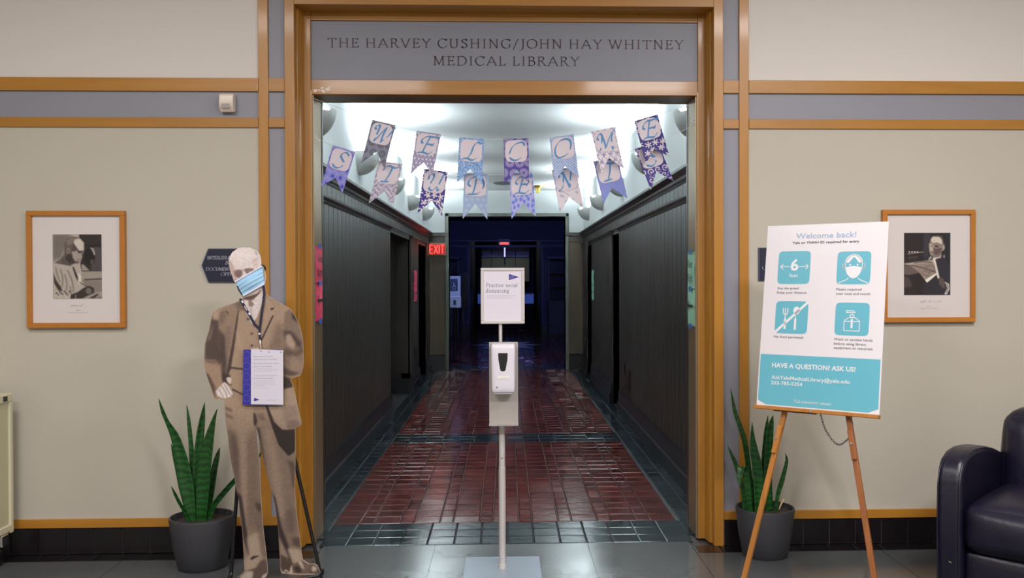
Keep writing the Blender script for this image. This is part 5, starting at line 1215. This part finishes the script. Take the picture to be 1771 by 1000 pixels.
# sign frame
Yf = sy-.012
x0, x1, z0, z1 = onY(831.3, 500, Yf).x, onY(907.3, 500, Yf).x, onY(870, 560.3, Yf).z, onY(870, 463.3, Yf).z; w_ = .0165
for a, b, c_, d_ in ((x0, x1, z1-w_, z1), (x0, x1, z0, z0+w_), (x0, x0+w_, z0+w_, z1-w_), (x1-w_, x1, z0+w_, z1-w_)):
    B(a, b, Yf, Yf+.014, c_, d_).obj('frame_side', 'alu', hs, bevel=.003)
sh = B(x0+w_-.002, x1-w_+.002, Yf+.005, Yf+.012, z0+w_-.002, z1-w_+.002).obj('sign_sheet', mat('sign_sheet', rgb(214, 208, 218), .35), hs)
YS = Yf+.0044
tx = MB(); ptxt(tx, 'Practice social', 840.6, 895.3, 496.5, .0205, YS, 'p', .085); ptxt(tx, 'distancing', 840, 881, 506.2, .0205, YS, 'p', .085); tx.obj('heading', mat('sign_purple', rgb(92, 84, 130), .5), sh)
tx = MB()
for y_, xb in ((511.2, 894), (514.8, 886)):
    for x_ in np.arange(841.5, xb-2, 4.6): a = onY(x_, y_, YS); b = onY(x_+3.8, y_+1.2, YS); tx.quad(a, (b.x, a.y, a.z), (b.x, a.y, b.z), (a.x, a.y, b.z))
tx.obj('small_text', 'card_text_pale', sh)
MB().prism([onY(x, y, YS) for x, y in ((880, 474), (897.6, 479.3), (880, 484.8))], (0, .0003, 0)).obj('pennant_emblem', 'pennant_navy', sh)
tx = MB(); ptxt(tx, 'Yale', 881.5, 889, 479.3, .0045, YS-.0006, 'p'); ptxt(tx, 'Library', 881.5, 887, 482, .0035, YS-.0006, 's'); tx.obj('emblem_text', 'sign_sheet', sh)

# ------------------------------------------------------------------ easel with poster
px_, py_, pz_, pa, pt_, pl_, pw, ph_ = 1.538, 4.478, 1.369, -.678, .161, -.003, .606, .917
PR = V((math.cos(pa), math.sin(pa), 0)); PB = V((-math.sin(pa), math.cos(pa), 0)); PU = V((0, 0, 1))*math.cos(pt_)+PB*math.sin(pt_); PN = PR.cross(PU)  # towards back?
if PN.y > 0: PN = -PN
PC = V((px_, py_, pz_))
def onP(px, py, off=0):
    d = ray(px, py); o = PC+PN*off; t_ = (o-EYE).dot(PN)/d.dot(PN); return EYE+d*t_
def loc2(p): return (p-PC).dot(PR), (p-PC).dot(PU)
def fromloc(x, y, off): return PC+PR*x+PU*y+PN*off
ea = thing('wooden_easel', (px_, py_+.1, 0), 'light wooden tripod easel holding the Welcome back poster', 'easel')
mat('easel_wood', rgb(172, 112, 48), .4, noise=.25, nscale=(25, 25, 3)); mat('easel_wood_red', rgb(134, 80, 42), .4, noise=.3, nscale=(25, 25, 3))
po = thing('poster_board', tuple(PC), 'white and teal Welcome back poster board standing on the wooden easel', 'poster')
mat('poster_white', rgb(214, 209, 212), .28, spec=.6); mat('poster_teal', rgb(92, 168, 186), .28, spec=.6); mat('poster_ink', rgb(70, 64, 88), .4); mat('poster_glare_ink', rgb(150, 172, 202), .35); mat('poster_letters', rgb(216, 216, 218), .3)
cs = [fromloc(sx_*pw/2, sz_*ph_/2, 0) for sx_, sz_ in ((-1, -1), (1, -1), (1, 1), (-1, 1))]
MB().prism(cs, -PN*.006).obj('foam_board', 'poster_white', po)
def pquad(pts, m_, nm, off=.0006, par=None):
    P_ = [fromloc(*loc2(onP(x, y)), off) for x, y in pts]; mb = MB(); mb.add(P_, [tuple(range(len(P_)))[::-1]]); return mb.obj(nm, m_, par or po)
Z6 = lambda x, y: (1290+x/2.633, 360+y/2.633)
# teal band
bl_, br_ = loc2(onP(*Z6(70, 664))), loc2(onP(*Z6(618, 690))); yb = (bl_[1]+br_[1])/2
mb = MB(); e_ = .006
mb.add([fromloc(x, y, .0006) for x, y in ((-pw/2+e_, yb), (-pw/2+e_, -ph_/2+e_+.02), (-pw/2+.05, -ph_/2+e_), (pw/2-.05, -ph_/2+e_), (pw/2-e_, -ph_/2+e_+.02), (pw/2-e_, yb))], [tuple(range(6))])
mb.obj('teal_band', 'poster_teal', po)
def pline(txt, p0, p1, cap, m_, nm, bold=0, font='s', off=.0012, weight=.12):
    a = loc2(onP(*Z6(*p0))); b = loc2(onP(*Z6(*p1))); y = (a[1]+b[1])/2
    q_ = place(sans(txt, bold), fromloc(a[0], y, off), PR, PU, b[0]-a[0], cap, SANSCAP) if font == 's' else place(penline(txt, weight=weight, n=3, track=.07), fromloc(a[0], y, off), PR, PU, b[0]-a[0], cap)
    return q_.obj(nm, m_, po)
pline('Welcome back!', (229, 136), (503, 134), .028, 'poster_glare_ink', 'heading', .01)  # heading colour paled to carry the glare that washes it out
pline('Yale or YNHH ID required for entry', (212, 161), (517, 159), .0125, 'poster_ink', 'subheading', .02)
for txt, a, b in (('Stop the spread:', (144, 369), (243, 371)), ('Keep your distance', (142, 388), (276, 391)), ('Masks required', (411, 375), (527, 376)), ('over nose and mouth', (411, 394), (567, 397)), ('No food permitted', (129, 590), (260, 595)), ('Wash or sanitize hands', (402, 602), (577, 608)), ('before using library', (401, 622), (548, 627)), ('equipment or materials', (400, 641), (577, 647))):
    pline(txt, a, b, .0125, 'poster_ink', 'caption')
pline('HAVE A QUESTION? ASK US!', (119, 725), (499, 745), .0235, 'poster_letters', 'band_text', .025)
pline('AskYaleMedicalLibrary@yale.edu', (116, 780), (472, 798), .019, 'poster_letters', 'band_text', .012); pline('203-785-5354', (114, 803), (257, 811), .018, 'poster_letters', 'band_text', .015)
pline('Yale', (219, 887), (248, 889), .016, 'poster_letters', 'band_text', font='p', weight=.13); pline('UNIVERSITY LIBRARY', (253, 890), (389, 898), .0095, 'poster_letters', 'band_text', font='p', weight=.16)
def icon(cx, cy, hw, hh):
    """teal rounded square; returns local mapping (u,v in -1..1)"""
    c_ = loc2(onP(*Z6(cx, cy))); l_ = loc2(onP(*Z6(cx-hw, cy)))[0]; r_ = loc2(onP(*Z6(cx+hw, cy)))[0]; t_ = loc2(onP(*Z6(cx, cy-hh)))[1]; b_ = loc2(onP(*Z6(cx, cy+hh)))[1]
    X = (r_-l_)/2; Y = (t_-b_)/2; mx, my = (l_+r_)/2, (t_+b_)/2
    f_ = lambda u, v, off=.0012: fromloc(mx+u*X, my+v*Y, off)
    n_ = 32; pts = []
    for k_ in range(n_):
        a = 2*math.pi*k_/n_; cc, s_ = math.cos(a), math.sin(a); q_ = 9; pts.append(f_(abs(cc)**(2/q_)*np.sign(cc), abs(s_)**(2/q_)*np.sign(s_), .0006))
    mb = MB(); mb.add([f_(0, 0, .0006)]+pts, [(0, 1+k_, 1+(k_+1) % n_) for k_ in range(n_)]); ic = mb.obj('icon_square', 'poster_teal', po)
    return f_, ic
def fill(f_, pts, par, m_='poster_letters', nm='icon_mark', off=.0012): 
    mb = MB(); mb.add([f_(u, v, off) for u, v in pts], [tuple(range(len(pts)))]); return mb.obj(nm, m_, par)
def stroke(f_, lines, w_, par, nm='icon_mark', m_='poster_letters', off=.0012):
    mb = MB()
    for L_ in lines:
        for (a, b), (c_, d_) in zip(L_, L_[1:]):
            dl = math.hypot(c_-a, d_-b) or 1; nx, ny = -(d_-b)/dl*w_/2, (c_-a)/dl*w_/2; ex_, ey = (c_-a)/dl*w_*.3, (d_-b)/dl*w_*.3
            mb.add([f_(a-nx-ex_, b-ny-ey, off), f_(c_-nx+ex_, d_-ny+ey, off), f_(c_+nx+ex_, d_+ny+ey, off), f_(a+nx-ex_, b+ny-ey, off)], [(0, 1, 2, 3)])
    return mb.obj(nm, m_, par)
circ = lambda cx, cy, rx, ry, a0=0, a1=360, n_=20: [(cx+rx*math.cos(math.radians(a0+(a1-a0)*k_/n_)), cy+ry*math.sin(math.radians(a0+(a1-a0)*k_/n_))) for k_ in range(n_+1)]
# 6 feet
f_, ic = icon(220, 271, 73, 75)
stroke(f_, [[(-.85, .05), (-.3, .05)], [(-.68, .2), (-.85, .05), (-.68, -.1)], [(.35, .05), (.9, .05)], [(.73, .2), (.9, .05), (.73, -.1)]], .05, ic)
q_ = place(sans('6', .03), f_(-.22, -.17), PR, PU, .042, .058, SANSCAP); q_.obj('numeral', 'poster_letters', ic)
q_ = place(sans('feet', .01), f_(-.27, -.58), PR, PU, .045, .018, SANSCAP); q_.obj('word', 'poster_letters', ic)
# masked face
f_, ic = icon(492, 272, 77, 75)
stroke(f_, [circ(0, .1, .5, .66, 200, -20), circ(-.55, .08, .12, .17, 60, 300), circ(.55, .08, .12, .17, -120, 120), [(-.3, -.62), (-.35, -.7), (-.85, -.92)], [(.3, -.62), (.35, -.7), (.85, -.92)]], .05, ic)
fill(f_, circ(0, .32, .52, .5, 0, 180)+[(-.3, .3), (-.05, .62), (0, .64), (.05, .62), (.3, .3)], ic, nm='icon_hair')
fill(f_, [(-.52, .02), (0, .12), (.52, .02), (.38, -.38), (.2, -.58), (0, -.66), (-.2, -.58), (-.38, -.38)], ic)
fill(f_, circ(-.22, .18, .06, .06), ic); fill(f_, circ(.22, .18, .06, .06), ic)
# no food
f_, ic = icon(208, 498, 74, 74)
stroke(f_, [[(-.38, .55), (-.38, -.1)], [(-.52, .55), (-.52, .25), (-.38, .12), (-.24, .25), (-.24, .55)]], .06, ic)
stroke(f_, [[(-.38, -.1), (-.38, -.7)], [(.25, -.1), (.25, -.72)]], .13, ic); stroke(f_, [[(.25, .2), (.25, -.1)]], .05, ic); fill(f_, circ(.3, .42, .2, .25), ic)
stroke(f_, [[(-1, -.98), (1, .98)]], .15, ic, 'icon_slash')
# soap
f_, ic = icon(484, 506, 78, 75)
stroke(f_, [[(-.45, -.72), (-.45, -.12), (-.2, .08), (.2, .08), (.45, -.12), (.45, -.72), (-.45, -.72)], [(-.12, .12), (.12, .12), (.12, .25), (-.12, .25), (-.12, .12)], [(-.35, .5), (-.35, .4), (.18, .4), (.05, .5), (-.35, .5)], [(0, .4), (0, .25)], [(-.45, -.15), (.45, -.15)]], .045, ic)
fill(f_, [(-.06, .0), (.06, .0), (.06, -.55), (-.06, -.55)], ic)
# easel wood: ledge, legs, clamps, mast, rear leg, chain
pb = -ph_/2
def woodbar(a, b, w_, d_, m_, nm, par, side=None, bev=.003):
    a = V(a); b = V(b); ax = (b-a).normalized(); s_ = (side or PR); s_ = (s_-ax*s_.dot(ax)).normalized(); n_ = ax.cross(s_)
    mb = MB(); pts = [a+s_*w_/2*i+n_*d_/2*j for i, j in ((-1, -1), (1, -1), (1, 1), (-1, 1))]; mb.prism(pts, b-a); return mb.obj(nm, m_, par, bevel=bev)
woodbar(fromloc(-pw/2-.004, pb-.010, .006), fromloc(pw/2+.002, pb-.010, .006), .05, .018, 'easel_wood', 'ledge', ea, side=PN)
woodbar(fromloc(-pw/2+.09, pb-.021, -.012), fromloc(.0, pb-.021, -.012), .03, .006, 'easel_wood_red', 'ledge_support', ea, side=PN)
MB().lathe([(0, .005), (.006, .004), (.007, 0)], (0, 0, 0), 12).xf(Matrix.Translation(fromloc(-.01, pb-.011, .0315)) @ PN.to_track_quat('Z', 'Y').to_matrix().to_4x4()).obj('screw', 'chrome', ea)
topc = fromloc(.0, .30, -.05)
legs = []
for (pxa, pya), (pxb, pyb), m_ in (((1356.5, 716), (1287, 1000), 'easel_wood'), ((1468, 722), (1512, 1000), 'easel_wood_red')):
    # leg plane a little behind the poster plane
    def onL(px, py): 
        d = ray(px, py); o = PC-PN*.03; t_ = (o-EYE).dot(PN)/d.dot(PN); return EYE+d*t_
    a = onL(pxa, pya); b = onL(pxb, pyb); dr = (b-a).normalized(); ft = a+dr*((a.z-.002)/-dr.z); tp_ = a-dr*.55
    woodbar(ft, a-dr*.02, .026, .02, m_, 'leg', ea); woodbar(a+dr*.16+PN*-.0, tp_, .024, .018, m_, 'upper_leg', ea)
    woodbar(a+dr*.20+PN*.016, a+dr*.06+PN*.016, .024, .014, m_, 'clamp_block', ea)
    sc_ = a+dr*.125+PN*.024; MB().lathe([(0, .004), (.006, .003), (.007, 0)], (0, 0, 0), 12).xf(Matrix.Translation(sc_) @ PN.to_track_quat('Z', 'Y').to_matrix().to_4x4()).obj('wing_screw', 'chrome', ea)
    legs.append((a, dr))
rear = onZ(1504, 950, 0.004)
rear = V((min(rear.x, 2.3), min(rear.y, 5.2), .004)); hub = fromloc(.0, .22, -.06)
woodbar(rear, hub, .024, .018, 'easel_wood_red', 'rear_leg', ea)
woodbar(fromloc(0, pb+.02, -.03), fromloc(0, .34, -.03), .03, .018, 'easel_wood', 'mast', ea); woodbar(fromloc(-.16, .2, -.045), fromloc(.16, .2, -.045), .04, .014, 'easel_wood', 'crossbar', ea)
ch0 = onP(1419, 716, -.02); ch1 = legs[1][0]+legs[1][1]*.14+PN*-.0
ctl = [ch0, onP(1427, 742, -.02), onP(1441, 763, -.02), onP(1452, 769.5, -.02), onP(1463, 763, -.02), onP(1470, 756, -.02)]
sp = spline(ctl, 7); links = MB()
for i, (a, b) in enumerate(zip(sp, sp[1:])):
    mid = (a+b)/2; d = (b-a); L_ = d.length*.72; d.normalize(); s1 = PR if i % 2 else PN; s1 = (s1-d*s1.dot(d)).normalized()
    MB_ = [mid+d*L_*math.cos(t_)+s1*.0045*math.sin(t_) for t_ in np.linspace(0, 2*math.pi, 11)]; links.tube(MB_, .0011, 5, cap=False)
links.obj('chain', 'black_metal', ea, smooth=60)

# ------------------------------------------------------------------ armchair
mat('leather', rgb(16, 13, 34), .36, spec=.55, bump=.12, bscale=45, noise=.12, nscale=(5, 5, 5), rvar=.08)
az = math.radians(134); AU = V((math.sin(az), math.cos(az), 0)); AD = V((math.sin(az-math.pi/2), math.cos(az-math.pi/2), 0))
A0 = onZ(1619, 1040, 0); A0 = V((A0.x, A0.y, 0))
arm = thing('armchair', tuple(A0), 'dark navy leather armchair at the right edge of the foyer', 'armchair')
def AM(u, d, z): return A0+AU*u+AD*d+V((0, 0, z))
def amap(mb, u, d, z, lean=0): mb.v = [tuple(AM(u+v[0], d+v[1]+lean*v[2], z+v[2])) for v in mb.v]; return mb
def armpart(u0):
    prof = [(0.02, .05), (0, .09), (-.012, .35), (-.006, .58), (.012, .64), (.05, .685), (.12, .712), (.22, .72), (.36, .71), (.50, .685), (.66, .64), (.80, .60), (.84, .56), (.84, .05)]
    mid_ = spline(prof[3:12], 4); sp_ = prof[:3]+[(p.x, p.y) for p in mid_]+prof[12:]; W_ = .118; mb = MB(); P1 = [AM(u0, d, z) for d, z in sp_]; mb.prism(P1, AU*W_); return mb
armpart(0).obj('arm', 'leather', arm, smooth=50, bevel=.028, segs=5)
armpart(.718).obj('arm', 'leather', arm, smooth=50, bevel=.028, segs=5)
for u_ in (.010, .108):
    pr_ = [(-.014, .12), (-.016, .35), (-.010, .56), (.008, .632), (.05, .680), (.12, .708), (.22, .717), (.36, .707), (.50, .682), (.64, .642)]
    MB().tube([AM(u_, d, z-.004) for d, z in pr_], .0035, 6).obj('piping_seam', 'leather', arm, smooth=60)
amap(puff((.305, .34, .115), .06, (.004, .035, .045), 14), .423, .33, .375).obj('seat_cushion', 'leather', arm, smooth=60)
amap(puff((.302, .30, .09), .02, (0, .012, 0), 8), .42, .335, .165).obj('front_rail', 'leather', arm, smooth=60)
amap(puff((.30, .115, .27), .075, (.015, .045, .03), 14), .418, .69, .59, lean=.16).obj('back_cushion', 'leather', arm, smooth=60)
amap(puff((.33, .06, .34), .04, (0, .01, .01), 8), .418, .84, .45, lean=.1).obj('back_shell', 'leather', arm, smooth=60)
for u_ in (.07, .77):
    for d_ in (.06, .78): MB().lathe([(0, .055), (.028, .055), (.02, 0), (0, 0)], tuple(AM(u_, d_, 0)), 14).obj('foot', 'black_metal', arm, smooth=40)
# scuffs on arm front
a_ = AM(.062, -.0165, .21); MB().add([tuple(a_), tuple(a_+AU*.012+V((0, 0, -.004))), tuple(a_+AU*.014+V((0, 0, -.008))), tuple(a_+AU*.002+V((0, 0, -.003)))], [(0, 1, 2, 3)]).obj('scuff_mark', 'dry_leaf', arm)

# ------------------------------------------------------------------ beige cart
mat('cart_beige', rgb(184, 178, 146), .45); mat('cart_beige_light', rgb(200, 194, 166), .4)
tp_ = onY(22.5, 679, 5.22); CXX = tp_.x
ct = thing('storage_cart', (CXX-.3, 4.9, 0), 'beige metal rolling cart at the left edge by the wall', 'cart')
zt_ = tp_.z
B(CXX-.62, CXX-.012, 4.5, 5.2, .20, zt_-.05).obj('side_panel', 'cart_beige', ct, bevel=.004)
B(CXX-.64, CXX+.0, 4.48, 5.222, zt_-.05, zt_).obj('top_rim', 'cart_beige_light', ct, bevel=.008)
for yy in (4.49, 5.20): B(CXX-.03, CXX, yy-.012, yy+.02, .16, zt_-.05).obj('corner_post', 'cart_beige_light', ct, bevel=.006)
B(CXX-.62, CXX, 4.5, 5.2, .17, .21).obj('bottom_rail', 'cart_beige_light', ct, bevel=.006)
B(CXX-.002, CXX+.002, 5.12, 5.16, zt_-.04, zt_-.012).obj('grip_slot', 'black_metal', ct)
for xx in (CXX-.028, CXX-.56):
    for yy in (4.56, 5.14):

        y_ = yy
        hb = B(xx-.02, xx+.025, y_-.035, y_+.035, .10, .17); ho = hb.obj('caster_fork', 'chrome', ct, bevel=.01)
        wl = MB().lathe([(0, -.014), (.035, -.014), (.045, -.006), (.045, .006), (.035, .014), (0, .014)], (0, 0, 0), 20); wl.xf(Matrix.Translation((xx, y_-.02, .046)) @ Matrix.Rotation(math.pi/2, 4, 'Y')); wl.obj('wheel', 'black_metal', ho, smooth=40)
